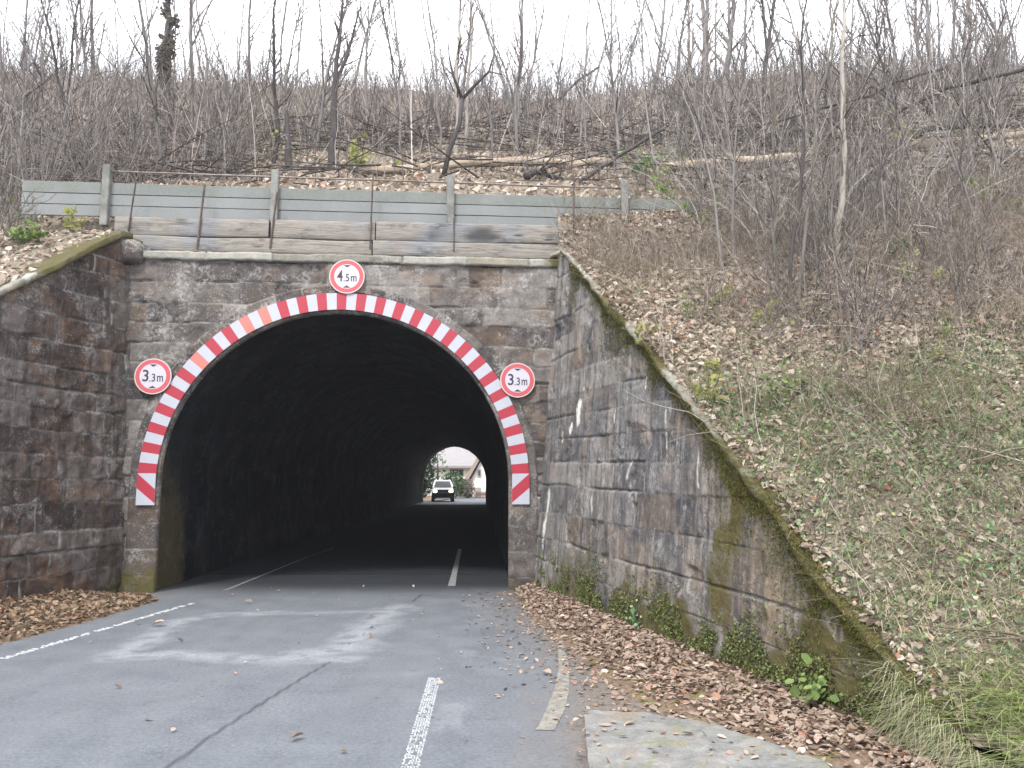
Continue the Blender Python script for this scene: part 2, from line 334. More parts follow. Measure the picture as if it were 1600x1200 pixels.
def leafmat(name, stops, tr=.2):
    m = Mat(name, .75, .25); c = m.ramp(m.rnd(), stops); c = m.mix(m.ramp(m.noise(40, 3), [(.3, 0.), (.7, .35)]), c, tuple(x*.5 for x in stops[0][1]))
    m.set('Base Color', c).trans(tr, c); return m.m
M['leaf_russet'] = leafmat('russet_litter', [(0., (.11, .08, .062)), (.2, (.21, .15, .115)), (.4, (.33, .255, .20)), (.6, (.26, .18, .135)), (.8, (.40, .33, .27)), (.94, (.27, .13, .08)), (1., (.54, .48, .42))])
M['leaf_tan'] = leafmat('tan_litter', [(0., (.13, .10, .08)), (.2, (.28, .225, .175)), (.45, (.43, .365, .295)), (.7, (.34, .27, .205)), (.88, (.60, .54, .46)), (.97, (.30, .15, .09)), (1., (.24, .11, .06))])
M['leaf_mix'] = leafmat('pile_litter', [(0., (.08, .058, .04)), (.3, (.19, .13, .09)), (.55, (.31, .235, .165)), (.85, (.22, .14, .09)), (.93, (.28, .13, .06)), (1., (.42, .35, .26))])
M['grass'] = leafmat('bank_grass', [(0., (.11, .13, .055)), (.3, (.22, .28, .12)), (.5, (.33, .35, .18)), (.65, (.42, .38, .26)), (.85, (.48, .42, .31)), (1., (.58, .52, .40))], .25)
M['herb'] = leafmat('herb_leaves', [(0., (.06, .11, .05)), (.5, (.16, .26, .12)), (.8, (.26, .36, .19)), (1., (.34, .38, .15))], .3)
M['moss'] = leafmat('moss_tufts', [(0., (.045, .048, .012)), (.5, (.10, .105, .022)), (.85, (.16, .16, .03)), (1., (.20, .15, .05))], .2)
M['footmoss'] = leafmat('foot_weeds', [(0., (.05, .045, .02)), (.4, (.095, .09, .035)), (.7, (.12, .17, .05)), (.9, (.20, .26, .08)), (1., (.20, .12, .05))], .2)
M['hay'] = leafmat('green_hay', [(0., (.15, .20, .055)), (.45, (.26, .33, .10)), (.8, (.38, .42, .17)), (1., (.52, .48, .33))], .3)
M['dry'] = leafmat('dry_stalks', [(0., (.08, .056, .045)), (.4, (.17, .13, .105)), (.7, (.30, .25, .21)), (1., (.52, .48, .43))], .1)
M['straw'] = leafmat('dead_grass', [(0., (.22, .18, .125)), (.5, (.42, .36, .26)), (.85, (.55, .50, .39)), (1., (.34, .38, .17))], .2)
M['yellow'] = leafmat('yellow_leaves', [(0., (.19, .21, .055)), (.5, (.33, .35, .10)), (1., (.44, .42, .16))], .4)
M['green'] = leafmat('fresh_leaves', [(0., (.10, .15, .045)), (.5, (.17, .25, .075)), (1., (.28, .32, .12))], .4)
M['dead_leaf'] = leafmat('clinging_leaves', [(0., (.06, .055, .045)), (.5, (.115, .10, .08)), (1., (.18, .16, .12))], .3)
M['conifer'] = leafmat('dark_needles', [(0., (.02, .035, .02)), (.6, (.04, .065, .035)), (1., (.07, .10, .06))], .2)
M['bushg'] = leafmat('bush_leaves', [(0., (.03, .06, .02)), (.6, (.06, .12, .035)), (1., (.11, .18, .06))], .2)

def bark(name, a, b, c3=None):
    m = Mat(name, .9, .2); v = m.mapv((9, 9, 2)); n = m.noise(1.5, 6, .7, v)
    c = m.mix(m.ramp(n, [(.35, 0.), (.65, 1.)]), a, b); c = m.mix(m.math('MULTIPLY', m.orand(), .45), c, tuple(x*1.7 for x in b))
    if c3: c = m.mix(m.ramp(m.noise(1.3, 4), [(.5, 0.), (.64, .8)]), c, c3)
    m.set('Base Color', c).bump(n, .01, .6); return m.m
M['bark'] = bark('grey_bark', (.06, .055, .054), (.155, .143, .136)); M['bark_dark'] = bark('dark_bark', (.016, .014, .015), (.05, .044, .043))
M['brushw'] = bark('dead_wood', (.018, .015, .015), (.075, .062, .056)); M['bark_pale'] = bark('pale_bark', (.14, .125, .11), (.25, .23, .205)); M['bark_moss'] = bark('mossy_bark', (.06, .055, .05), (.12, .11, .10), (.07, .08, .025))
m = Mat('twigs', .9, .2); c = m.ramp(m.rnd(), [(0., (.025, .021, .021)), (.35, (.075, .063, .058)), (.7, (.16, .135, .12)), (.9, (.27, .235, .21)), (1., (.45, .41, .37))]); m.set('Base Color', c); M['twig'] = m.m
m = Mat('thicket_twigs', .95, .1); c = m.ramp(m.rnd(), [(0., (.025, .021, .023)), (.35, (.085, .071, .068)), (.65, (.165, .14, .13)), (.88, (.28, .245, .225)), (1., (.46, .42, .38))]); m.set('Base Color', c); M['thick'] = m.m
m = Mat('pale_twigs', .9, .2); c = m.ramp(m.rnd(), [(0., (.12, .10, .09)), (.5, (.26, .235, .21)), (1., (.46, .43, .39))]); m.set('Base Color', c); M['ptwig'] = m.m
m = Mat('peeled_log', .85, .2); n = m.noise(2, 5, .7, m.mapv((1, 6, 6))); m.set('Base Color', m.ramp(n, [(.3, (.12, .085, .06)), (.5, (.27, .215, .16)), (.7, (.40, .34, .27))])).bump(n, .02, .8); M['log'] = m.m

# ------------------------------------------------------------------ measured geometry of the place
A = math.radians(4.5)
PO = np.array([-2.99, 13.4, 0]); PP = np.array([math.cos(A), math.sin(A), 0]); PN = np.array([math.sin(A), -math.cos(A), 0])
def pw(s, z, off=0.0):
    s = np.asarray(s, float); z = np.asarray(z, float); off = np.asarray(off, float)
    return PO + s[..., None]*PP + off[..., None]*PN + z[..., None]*np.array([0, 0, 1.])
SC, ZC, R0 = .085, 1.765, 2.90
RB = np.array([.35, 13.7, 0]); RD = np.array([.27075, -.96265, 0]); RN = np.array([-.96265, -.27075, 0]); BAT = .08
def rw(L, z, off=0.0):
    L = np.asarray(L, float); z = np.asarray(z, float); off = np.asarray(off, float)
    return RB + L[..., None]*RD + (off-BAT*z)[..., None]*RN + z[..., None]*np.array([0, 0, 1.])
_L = [-.6, 0, .35, 1.87, 2.85, 3.97, 4.81, 5.59, 6.18, 6.73, 7.22, 7.64, 8.0, 8.32, 8.55, 9.6]
_Z = [5.80, 5.80, 5.77, 4.82, 4.12, 3.48, 2.89, 2.39, 1.98, 1.62, 1.21, .90, .70, .52, .37, -.2]
def rtop(L): return np.interp(L, _L, _Z)
LB = np.array([-6.27, 13.13, 0]); LD = np.array([-.33, -.944, 0])/np.hypot(.33, .944); LN = np.array([.944, -.33, 0])/np.hypot(.33, .944)
def lw(L, z, off=0.0):
    L = np.asarray(L, float); z = np.asarray(z, float); off = np.asarray(off, float)
    return LB + L[..., None]*LD + (off-.03*z)[..., None]*LN + z[..., None]*np.array([0, 0, 1.])
def ltop(L): return np.interp(L, [-.5, .25, 2.4, 5.2, 9], [5.95, 5.93, 4.41, 2.4, .2])

# hill surface: a wooded embankment rising away from the road
_yr = [3.5, 5.47, 5.7, 6.01, 6.37, 6.78, 7.25, 7.8, 8.37, 9.13, 9.95, 11.04, 12, 13.5, 14.5, 40, 46, 66, 75]
_zr = [-.15, .30, .45, .63, .85, 1.16, 1.56, 1.93, 2.34, 2.84, 3.42, 4.07, 4.77, 5.70, 6.3, 22.4, 22.2, 4.0, -.3]
_yl = [4.0, 6.0, 10.94, 12.91, 14.5, 40, 46, 66, 75]
_zl = [-.2, .85, 4.36, 5.82, 6.3, 22.4, 22.2, 4.0, -.3]
def xr(y): return np.interp(y, [4, 5.5, 8, 10, 13.6], [3.1, 2.73, 2.17, 1.72, .85])     # top front edge of the right wing wall
def xl(y): return np.interp(y, [4, 13.1], [-9.45, -6.42])
def yf(x): return 13.4+.0787*(np.asarray(x)+2.99)+.56
def H(x, y, rough=True):
    x = np.asarray(x, float); y = np.asarray(y, float)
    t = sstep(-4, -1, x); z = np.interp(y, _yl, _zl)*(1-t)+np.interp(y, _yr, _zr)*t
    z = z+.52*np.exp(-np.maximum(y-15.6, 0)**2/6)*sstep(13.6, 14.3, y)*sstep(4.6, 3.0, x)*sstep(-10, -8, x)
    z = z+.10*np.maximum(x-np.maximum(xr(y), 1)-1.5, 0)*sstep(4, 7, y)*np.exp(-np.maximum(x-12, 0)/14)
    z = z-1.2*sstep(20, 42, y)*np.exp(-((x-2)/14)**2)*.6+.05*np.maximum(-x, 0)*sstep(25, 42, y)*.6
    z = z+.10*sstep(11.5, 9, y)*sstep(5, 6, y)*sstep(-.1, .25, x-xr(y))*(x > 0)
    if rough:
        e = np.minimum(np.abs(x-xr(y)), 1)*1.0
        amp = np.where(y < 14.6, .03+.12*np.clip(e, 0, 1), .15+.30*sstep(16, 24, y))
        z = z+amp*(fbm(x*.9, y*.9, seed=3)-.5)*2
    return z
def keep(x, y):
    return (y > yf(x)) | (x > xr(y)+.0) | (x < xl(y)-.12)
def hit(px, py):
    d = ray(px, py); t = np.arange(4, 70, .03); P = EYE+d*t[:, None]
    ok = (P[:, 2] < H(P[:, 0], P[:, 1])) & keep(P[:, 0], P[:, 1])
    i = np.argmax(ok); 
    if not ok.any(): i = np.argmin(np.abs(P[:, 1]-42))
    q = P[i].copy(); q[2] = H(q[0], q[1]); return q

# ------------------------------------------------------------------ ground and hillside
xs = np.concatenate([np.arange(-60, -14, 1.5), np.arange(-14, -8, .4), np.arange(-8, 11, .13), np.arange(11, 18, .4), np.arange(18, 61, 1.5)])
ys = np.concatenate([np.arange(3.6, 15.2, .11), np.arange(15.2, 24, .25), np.arange(24, 76, .8)])
X, Y = np.meshgrid(xs, ys, indexing='ij'); Z = H(X, Y)
cx = (X[:-1, :-1]+X[1:, 1:])/2; cy = (Y[:-1, :-1]+Y[1:, 1:])/2
mask = keep(cx, cy)
# notch of the far tunnel mouth
mask &= ~((cx > -9.2) & (cx < -.6) & (cy > 62.5))
V, fc, _ = compact(np.stack([X, Y, Z], -1).reshape(-1, 3), grid_faces(*X.shape, mask))
structure('hillside', V, fc, M['soil'])
structure('ground', [(-140, -40, -.05), (140, -40, -.05), (140, 240, -.05), (-140, 240, -.05)], [(0, 1, 2, 3)], M['verge'], smooth=False)

# road: fine sheet near, coarse far; stains, dirt, a tar seam and painted tunnel shade as attributes
def segdist(x, y, pts):
    d = np.full(np.shape(x), 1e9)
    for (ax, ay), (bx, by) in zip(pts[:-1], pts[1:]):
        vx, vy = bx-ax, by-ay; t = np.clip(((x-ax)*vx+(y-ay)*vy)/(vx*vx+vy*vy), 0, 1)
        d = np.minimum(d, np.hypot(x-ax-t*vx, y-ay-t*vy))
    return d
def px2(pts): return [tuple(gz(*p)[:2]) for p in pts]
rx = np.arange(-9, 4.2, .03); ry = np.arange(3.4, 15.6, .03)
X, Y = np.meshgrid(rx, ry, indexing='ij')
n = fbm(X*2.2, Y*2.2, seed=21); n2 = fbm(X*7, Y*7, seed=31)
d = np.minimum(segdist(X, Y, px2([(178, 1026), (270, 1022), (400, 1030), (540, 1030)])), segdist(X, Y, px2([(178, 1026), (230, 1002), (285, 970), (350, 960), (430, 958)])))
stain = np.clip(1-d/(.10+.26*n), 0, 1)**.6*.9
d2 = segdist(X, Y, px2([(440, 1030), (540, 1015), (585, 970), (625, 948)])); stain = np.maximum(stain, np.clip(1-d2/(.15+.42*n), 0, 1)**.8*.95)
d3 = segdist(X, Y, px2([(470, 958), (560, 956)])); stain = np.maximum(stain, np.clip(1-d3/.16, 0, 1)*.5)
stain = np.maximum(stain, sstep(.62, .74, n)*.35*np.exp(-((X+.2)/.7)**2)*(Y < 12))
stain = stain*np.clip(sstep(.28, .6, n2)+.25, 0, 1)
redge = np.interp(Y, [5.2, 6.4, 7.5, 9.9, 13.2], [.52, .6, .75, .45, .08])
dirt = sstep(-1.5, .1, X-redge)*.55+sstep(-.3, .15, X-redge)*.5; dirt = np.maximum(dirt, sstep(-5.0, -5.9, X)*.6)
crack = np.zeros_like(X)
wob = .012*(vnoise(X*3, Y*3, seed=4)-.5)
for pts, wd in (([(250, 1208), (330, 1150), (420, 1092), (480, 1055), (515, 1035)], .014), ([(640, 944), (660, 928)], .012), ([(560, 945), (610, 930), (700, 931), (800, 931)], .003)):
    crack = np.maximum(crack, np.clip(1.6-(segdist(X, Y, px2(pts))+wob)/wd, 0, 1))
zz = .004*(fbm(X*.7, Y*.7, seed=9)-.5)
structure('road', np.stack([X, Y, zz], -1).reshape(-1, 3), grid_faces(*X.shape), M['asphalt'], attrs=dict(stain=stain, dirt=dirt, crack=crack, soot=.95*sstep(12.5, 14.6, Y+1.2*(fbm(X*.5, Y*.5, seed=3)-.5))))  # last mask fades the road to black where the tunnel shade begins
mb = MB()
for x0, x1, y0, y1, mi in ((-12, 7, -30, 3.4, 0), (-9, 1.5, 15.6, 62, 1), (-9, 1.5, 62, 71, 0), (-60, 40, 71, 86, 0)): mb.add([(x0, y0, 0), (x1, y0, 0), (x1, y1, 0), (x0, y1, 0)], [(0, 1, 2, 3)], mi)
tag(mb.build('far_road', [M['asphalt'], M['shaded_asphalt']]), kind='structure')

# painted lines: rows of raised paint dots, as on the real road
def dots(name, p0, p1, width, rows, pitch, size, skip=.12, seed=1, z=.006):
    r = random.Random(seed); p0 = np.array(p0[:2]); p1 = np.array(p1[:2]); Ln = np.linalg.norm(p1-p0); u = (p1-p0)/Ln; v = np.array([-u[1], u[0]]); mb = MB()
    k = 0
    while k*pitch < Ln:
        for j in range(rows):
            if r.random() < skip: continue
            c = p0+u*(k*pitch+r.uniform(-.1, .1)*pitch)+v*((j+.5)/rows-.5+(.25/rows if k % 2 else 0))*width
            a = size*r.uniform(.75, 1.2); b = size*r.uniform(.7, 1.1); a0 = r.random()
            P = [(c[0]+math.cos(a0+q*math.pi/3)*(a if q % 3 else a*1.2), c[1]+math.sin(a0+q*math.pi/3)*b) for q in range(6)]
            mb.add([(x, y, z) for x, y in P]+[(x+(c[0]-x)*-.1, y+(c[1]-y)*-.1, z-.006) for x, y in P], [(0, 1, 2, 3, 4, 5)]+[(q, q+6, (q+1) % 6+6, (q+1) % 6) for q in range(6)])
        k += 1
    return tag(mb.build(name, M['roadpaint']), kind='structure')
g0 = gz(-120, 1066); g1 = gz(300, 943)
dots('edge_line_marking', g0, g1, .07, 2, .075, .025, .22, 3)
dots('edge_line_marking', gz(300, 943), gz(322, 935), .06, 1, .12, .03, .4, 4)
dots('lane_line_marking', (gz(625, 1200)+gz(655, 1200))[:2]/2+np.array([.02, -.5]), gz(679, 1060), .115, 6, .034, .0074, .12, 5)
def stripe(name, pts, mat, z=.005, seed=0):
    """pts: list of (left,right) xy pairs -> strip with ragged edges"""
    V = []; pts = [(np.array(a[:2]), np.array(b[:2])) for a, b in pts]; rr = random.Random(seed)
    out = []
    for (a, b), (c2, d2) in zip(pts[:-1], pts[1:]):
        for k in range(12): t = k/12; out.append((a+(c2-a)*t, b+(d2-b)*t))
    out.append(pts[-1])
    for a, b in out:
        w_ = (b-a)*rr.uniform(-.05, .05); V += [(*(a-w_), z), (*(b+w_), z)]
    return tag(link(name, fmesh(name, V, [(2*i, 2*i+1, 2*i+3, 2*i+2) for i in range(len(out)-1)], mat, smooth=False)), kind='structure')
stripe('edge_line_marking', [(gz(346, 924), gz(356, 922)), (gz(476, 872), gz(482, 870)), (gz(520, 856.5), gz(524, 855.5))], M['wornpaint'])
stripe('lane_line_marking', [(gz(700, 916), gz(711, 916)), (gz(716, 858), gz(721, 858))], M['wornpaint'])
stripe('curved_tan_marking', [(gz(838, 1141), gz(866, 1142)), (gz(853, 1112), gz(881, 1112)), (gz(866, 1080), gz(889, 1080)), (gz(873, 1045), gz(889, 1045)), (gz(872, 1015), gz(884, 1015)), (gz(868, 1000), gz(877, 1000))], M['tan'])

# verge at the foot of the right wall, leaf mound at the left wall, old paved patch
def xv(y): return np.interp(y, [3.4, 5.2, 5.6, 6.7, 7.5, 8.6, 9.9, 11.5, 13.3, 13.7], [2.6, 2.1, 1.68, 1.05, .80, .62, .40, .2, .06, .05])
def xwb(y): return RB[0]+(RB[1]-y)*.28125
def verge_z(x, y):
    t = (x-xv(y))/(np.maximum(xwb(y)-xv(y), .1)); return .012+.06*sstep(0, 1.1, t)+.03*(fbm(x*4, y*4, seed=5)-.5)*sstep(0, .2, t)
vy = np.arange(3.5, 14.0, .05); vt = np.linspace(-.05, 1.6, 40)
YY, TT = np.meshgrid(vy, vt, indexing='ij'); XX = xv(YY)+TT*np.maximum(xwb(YY)-xv(YY), .1)
XX = XX+.06*(vnoise(YY*5, TT*0, seed=6)-.5)*(TT < .1)
structure('verge', np.stack([XX, YY, np.where(TT < 0, -.02, verge_z(XX, YY))], -1).reshape(-1, 3), grid_faces(*XX.shape)[:, ::-1], M['verge'])
def lwx(y): return LB[0]+(LB[1]-y)*(-.33/.944)
def xle(y): return np.interp(y, [7, 8.97, 10.5, 12.3, 12.75], [-6.35, -5.62, -5.42, -5.3, -5.75])
vy = np.arange(6, 12.8, .06); YY, TT = np.meshgrid(vy, np.linspace(-.05, 1.1, 20), indexing='ij'); XX = xle(YY)+TT*(lwx(YY)-xle(YY))
def lz(x, y): return .01+.14*sstep(-.05, 1, (x-xle(y))/(lwx(y)-xle(y)))*sstep(12.85, 12.0, y)+.04*(fbm(x*3, y*3, seed=8)-.5)
structure('leaf_mound', np.stack([XX, YY, np.where(TT < 0, -.02, lz(XX, YY))], -1).reshape(-1, 3), grid_faces(*XX.shape), M['verge'])
pv = [gz(912, 1120), gz(1000, 1122), gz(1110, 1140), gz(1195, 1168)]
pts0 = [(p[0], p[1]) for p in pv]+[(1.95, 5.25), (1.9, 4.3), (.42, 4.3)]; pts = []
for (ax, ay), (bx, by) in zip(pts0, pts0[1:]+pts0[:1]):
    nn = max(2, int(math.hypot(bx-ax, by-ay)/.05))
    for k in range(nn): t = k/nn; q = 0 if by == 4.3 else .006 if ax == .42 else .03; pts.append((ax+(bx-ax)*t+random.uniform(-q, q)*.7, ay+(by-ay)*t+random.uniform(-q, q)))
N = len(pts)
me = MB(); me.add([(x, y, .045) for x, y in pts]+[(x, y, -.03) for x, y in pts], [tuple(range(N))[::-1]]+[(i, (i+1) % N, (i+1) % N+N, i+N) for i in range(N)])
tag(me.build('paved_patch', M['slab']), kind='structure')

# ------------------------------------------------------------------ masonry
def courses(z0, z1, lo, hi, seed):
    r = np.random.default_rng(seed); b = [z0]
    while b[-1] < z1: b.append(b[-1]+r.uniform(lo, hi))
    return np.array(b)
def blocks(s, z, cb, lo, hi, seed, s0=-8, s1=14, wob=.02):
    """joint distance and per-block random for an ashlar pattern"""
    s = s+wob*.6*(vnoise(s*1.3, z*1.3, seed=seed+1)-.5); z = z+wob*2*(vnoise(s*.8, z*.8, seed=seed+2)-.5)
    r = np.random.default_rng(seed); ci = np.clip(np.searchsorted(cb, z)-1, 0, len(cb)-2)
    d = np.minimum(z-cb[ci], cb[ci+1]-z); rnd = np.zeros_like(s); dj = np.zeros_like(s)
    for k in range(len(cb)-1):
        j = [s0+r.uniform(-hi, 0)]
        while j[-1] < s1: j.append(j[-1]+r.uniform(lo, hi))
        j = np.array(j); m_ = ci == k
        if not m_.any(): continue
        q = np.clip(np.searchsorted(j, s[m_])-1, 0, len(j)-2); dj[m_] = np.minimum(s[m_]-j[q], j[q+1]-s[m_])
        rnd[m_] = _hash(q, np.full(q.shape, k), q*0, seed)
    return np.minimum(d, dj), rnd, d
def relief(s, z, d, rnd, dz, seed, jw=.013, jdep=.02, blk=.02, rough=.014, crack=.45):
    jn = sstep(.25, .6, vnoise(s*2.3, z*2.3, seed=seed+9))
    j = (1-sstep(jw*.4, jw*1.3, d))*(.35+.65*jn)
    cr = (1-sstep(.008, .024, dz))*sstep(.62, .70, vnoise(s*1.1, z*3.1, seed=seed+17))*crack
    er = sstep(.60, .78, fbm(s*2.6, z*2.6, seed=seed+5))*.035
    off = -j*jdep-cr*.09+(rnd-.5)*blk+rough*2*(fbm(s*6, z*6, seed=seed+6, o=5)-.5)-er
    return off, np.clip(j+cr*1.4, 0, 1)

# --- tunnel (one thing): portal face, arch ring, lining, ledge, far mouth
tun = thing('road_tunnel', 'dark stone road tunnel with round arched mouth and a brick ledge, the only tunnel', 'tunnel', tuple(PO+PP*SC))
st_ = .022
S, Zg = np.meshgrid(np.arange(-3.75, 4.35, st_), np.arange(-.1, 5.56, st_), indexing='ij')
cb = courses(-.1, 5.9, .27, .40, 2); cb = np.concatenate([cb[cb < 4.9], [5.13, 5.5, 6.]]) if True else cb
d, rnd, dz = blocks(S, Zg, cb, .55, 1.25, 2)
off, jd = relief(S, Zg, d, rnd, dz, 2, jw=.010, jdep=.02, blk=.028, rough=.02, crack=.5)
def insh(S, Zg, R): return np.where(Zg > ZC, np.hypot(S-SC, Zg-ZC) < R, np.abs(S-SC) < R)
moss = np.clip(.9-Zg/.5, 0, 1)*.8+.28*sstep(-3.0, -3.4, S)*sstep(2.2, .4, Zg)+.5*sstep(3.45, 3.8, S)*sstep(5.2, 5.5, Zg)
cs = (S[:-1, :-1]+S[1:, 1:])/2; cz = (Zg[:-1, :-1]+Zg[1:, 1:])/2
V, fc, at = compact(pw(S, Zg, off).reshape(-1, 3), grid_faces(*S.shape, ~insh(cs, cz, R0+.33)), dict(rnd=rnd, jd=jd, moss=moss))
part('portal_wall', V, fc, M['portal'], tun, attrs=at)
# arch ring path: leg, arc, leg
leg = ZC+.15; arc = math.pi*R0; tot = 2*leg+arc
def path(u, R):
    u = np.asarray(u, float); a = np.clip((u-leg)/arc, 0, 1)*math.pi
    s = SC-R*np.cos(a); z = np.where(u < leg, -.15+u, np.where(u > leg+arc, ZC-(u-leg-arc), ZC+R*np.sin(a)))
    return s, z
U, Rr = np.meshgrid(np.arange(0, tot, .022), np.concatenate([[2.855], np.arange(2.87, 3.40, .022)]), indexing='ij')
ub = np.arange(0, tot+.5, .42); k = np.clip(np.searchsorted(ub, U)-1, 0, len(ub)-2); dd = np.minimum(U-ub[k], ub[k+1]-U)
rnd = _hash(k, k*0, k*0, 5); jj = (1-sstep(.004, .016, dd))*.7
s_, z_ = path(U, Rr); off = .022+(rnd-.5)*.012-jj*.012+.012*(fbm(U*6, Rr*6, seed=41)-.5)-np.where(Rr < 2.86, .08, 0)-sstep(3.33, 3.39, Rr)*.09+.0
off = off-.02*sstep(.55, .75, fbm(U*1.5, Rr*3, seed=44))
part('arch_ring', pw(s_, z_, off).reshape(-1, 3), grid_faces(*U.shape), M['portal'], tun, attrs=dict(rnd=rnd*.6+.08, jd=np.clip(jj+sstep(3.34, 3.38, Rr), 0, 1), moss=np.clip(.7-z_/.8, 0, 1)*.8+.35*sstep(2.2, .2, z_)*(s_ < 0)))
# lining: swept from the portal plane to the skewed far mouth
FR = np.array([-2.12, 64.7, 0]); FL = np.array([-7.75, 68.0, 0])   # far mouth, right and left foot
depth = np.concatenate([np.arange(0, 14, .045), np.arange(14, 30, .25), np.linspace(30, 54, 30)])/54.
U, D = np.meshgrid(np.arange(0, tot+.02, .04), depth, indexing='ij')
s_, z_ = path(U, R0); near = pw(s_, z_, 0)
fr = (s_-(SC-R0))/(2*R0); far = FL+(FR-FL)*fr[..., None]+z_[..., None]*np.array([0, 0, .985])
dm = D*54; cbl = courses(0, 56, .38, .62, 12)
d, rnd, dz = blocks(U, dm, cbl, .5, 1.1, 12, -1, 16, .01); jj = (1-sstep(.005, .022, d))
offl = jj*.01+(rnd)*.010+.03*fbm(U*3, dm*3, seed=14)
cen = (pw(np.full_like(s_, SC), np.minimum(z_, ZC), 0)*(1-D[..., None])+(FL+(FR-FL)*.5+np.minimum(z_, ZC)[..., None]*np.array([0, 0, 1.]))*D[..., None])
P = near*(1-D[..., None])+far*D[..., None]; o = P-cen; o /= np.linalg.norm(o, axis=-1, keepdims=True); P = P+o*offl[..., None]
part('lining', P.reshape(-1, 3), grid_faces(*U.shape)[:, ::-1], M['lining'], tun, attrs=dict(rnd=rnd, jd=.6*jj*sstep(.5, .75, vnoise(U*1.2, dm*.7, seed=77)), moss=np.clip(1.2-z_/3.0, 0, 1)*.9*(U < leg+2)*sstep(2.4, .5, dm)))  # moss near the mouth doubles as the daylit zone painted on the left
# far mouth wall
mb = MB(); fp = (FR-FL)/np.linalg.norm(FR-FL); fn = np.array([-fp[1], fp[0], 0]); hw = np.linalg.norm(FR-FL)/2; fc_ = (FL+FR)/2
ring_i, ring_o = [], []
for k in range(41):
    a = math.pi*k/40; ring_i.append(fc_+fp*(-hw*1.01*math.cos(a))+np.array([0, 0, ZC+2.87*math.sin(a)]))
    a_ = math.degrees(a); x_ = -6.5 if a_ < 35 else 6.5 if a_ > 145 else 0
    if a_ <= 35: q = (-6.5, ZC+6.5*math.tan(a)*.75)
    elif a_ >= 145: q = (6.5, ZC-6.5*math.tan(a)*.75)
    else: q = (-6.5+13*(a_-35)/110., 5.6)
    ring_o.append(fc_+fp*q[0]+np.array([0, 0, q[1]]))
for e in (0, .5):
    V = []
    for a_, b_ in zip([fc_-fp*hw*1.01]+ring_i+[fc_+fp*hw*1.01], [fc_-fp*6.5]+ring_o+[fc_+fp*6.5]): V += [a_+fn*e, b_+fn*e]
    mb.add(V, [(2*i, 2*i+2, 2*i+3, 2*i+1) for i in range(len(V)//2-1)])
mb.build('far_portal_wall', M['coping'], tun)
# ledge of pale coping stones
def sweep(fn_, L0, L1, prof, step, mat, name, parent, seed, amp=.02, jt=.9, mossf=None, wobble=0):
    Ls = np.arange(L0, L1, step); prof = np.array(prof, float); pr = []
    for a, b in zip(prof[:-1], prof[1:]):
        k = max(2, int(np.hypot(*(b-a))/.03)); pr += [a+(b-a)*t for t in np.linspace(0, 1, k, endpoint=False)]
    pr.append(prof[-1]); pr = np.array(pr)
    LL, K = np.meshgrid(Ls, np.arange(len(pr)), indexing='ij'); of = pr[K, 0]; dzz = pr[K, 1]
    nz = fbm(LL*5, K*.17, seed=seed, o=5)-.5; b = np.floor(LL/jt); fr = LL/jt-b; jd_ = 1-sstep(.0, .02, np.minimum(fr, 1-fr))
    e = 1+2*sstep(.55, .75, vnoise(LL*1.3, K*.05, seed=seed+3))
    of = of+amp*nz*e-jd_*.02+(_hash(b, b*0, b*0, seed)-.5)*.02; dzz = dzz+amp*(fbm(LL*4, K*.2, seed=seed+1)-.5)*1.6-jd_*.015
    P = fn_(LL, dzz, of); mo = mossf(LL, dzz, of) if mossf else LL*0
    return part(name, P.reshape(-1, 3), grid_faces(*LL.shape), mat, parent, attrs=dict(rnd=_hash(b, b*0, b*0, seed+5), jd=jd_*.8, moss=mo))
sweep(lambda L, z, o: pw(L, z+5.52, o), -3.7, 4.3, [(.0, -.03), (.055, -.01), (.055, .12), (-.42, .16)], .03, M['coping'], 'ledge', tun, 51, amp=.03, jt=1.1,
      mossf=lambda L, z, o: .75*sstep(3.3, 3.8, L)+.55*sstep(-2.6, -3.4, L))

# --- right wing wall
rwall = thing('wing_wall', 'battered grey stone wing wall with white streaks and mossy base, right of the tunnel mouth', 'wall', tuple(RB))
Lg = np.arange(-.55, 9.5, .022); vg = np.linspace(0, 1, 250)
LL, VV = np.meshgrid(Lg, vg, indexing='ij'); tp = rtop(LL)-.06+.05*(fbm(LL*3, LL*0, seed=61)-.5); ZZ = -.25+(tp+.25)*VV
cb = courses(-.3, 6.2, .30, .46, 8); sz_ = ZZ+.02*LL
d, rnd, dz = blocks(LL, sz_, cb, .6, 1.5, 8, wob=.03); off, jd = relief(LL, ZZ, d, rnd, dz, 8, jw=.008, jdep=.012, blk=.014, rough=.018, crack=.22)
top = tp-ZZ; mossn = fbm(LL*1.0, ZZ*.8, seed=66)
moss = np.clip(1-top/(.08+.9*sstep(.45, .7, mossn)), 0, 1)*.6+np.clip(1-(ZZ-.05)/(.35+1.5*sstep(.35, .65, mossn)), 0, 1)*.75*sstep(-.3, 1.5, LL)+sstep(4.6, 7.6, LL+3.0*(mossn-.5))*.50+.30*sstep(.52, .66, fbm(LL*1.6, ZZ*1.1, seed=68))*sstep(1.5, 4, LL)
off = off+.03*moss*(fbm(LL*9, ZZ*9, seed=67)-.3)
lime = LL*0
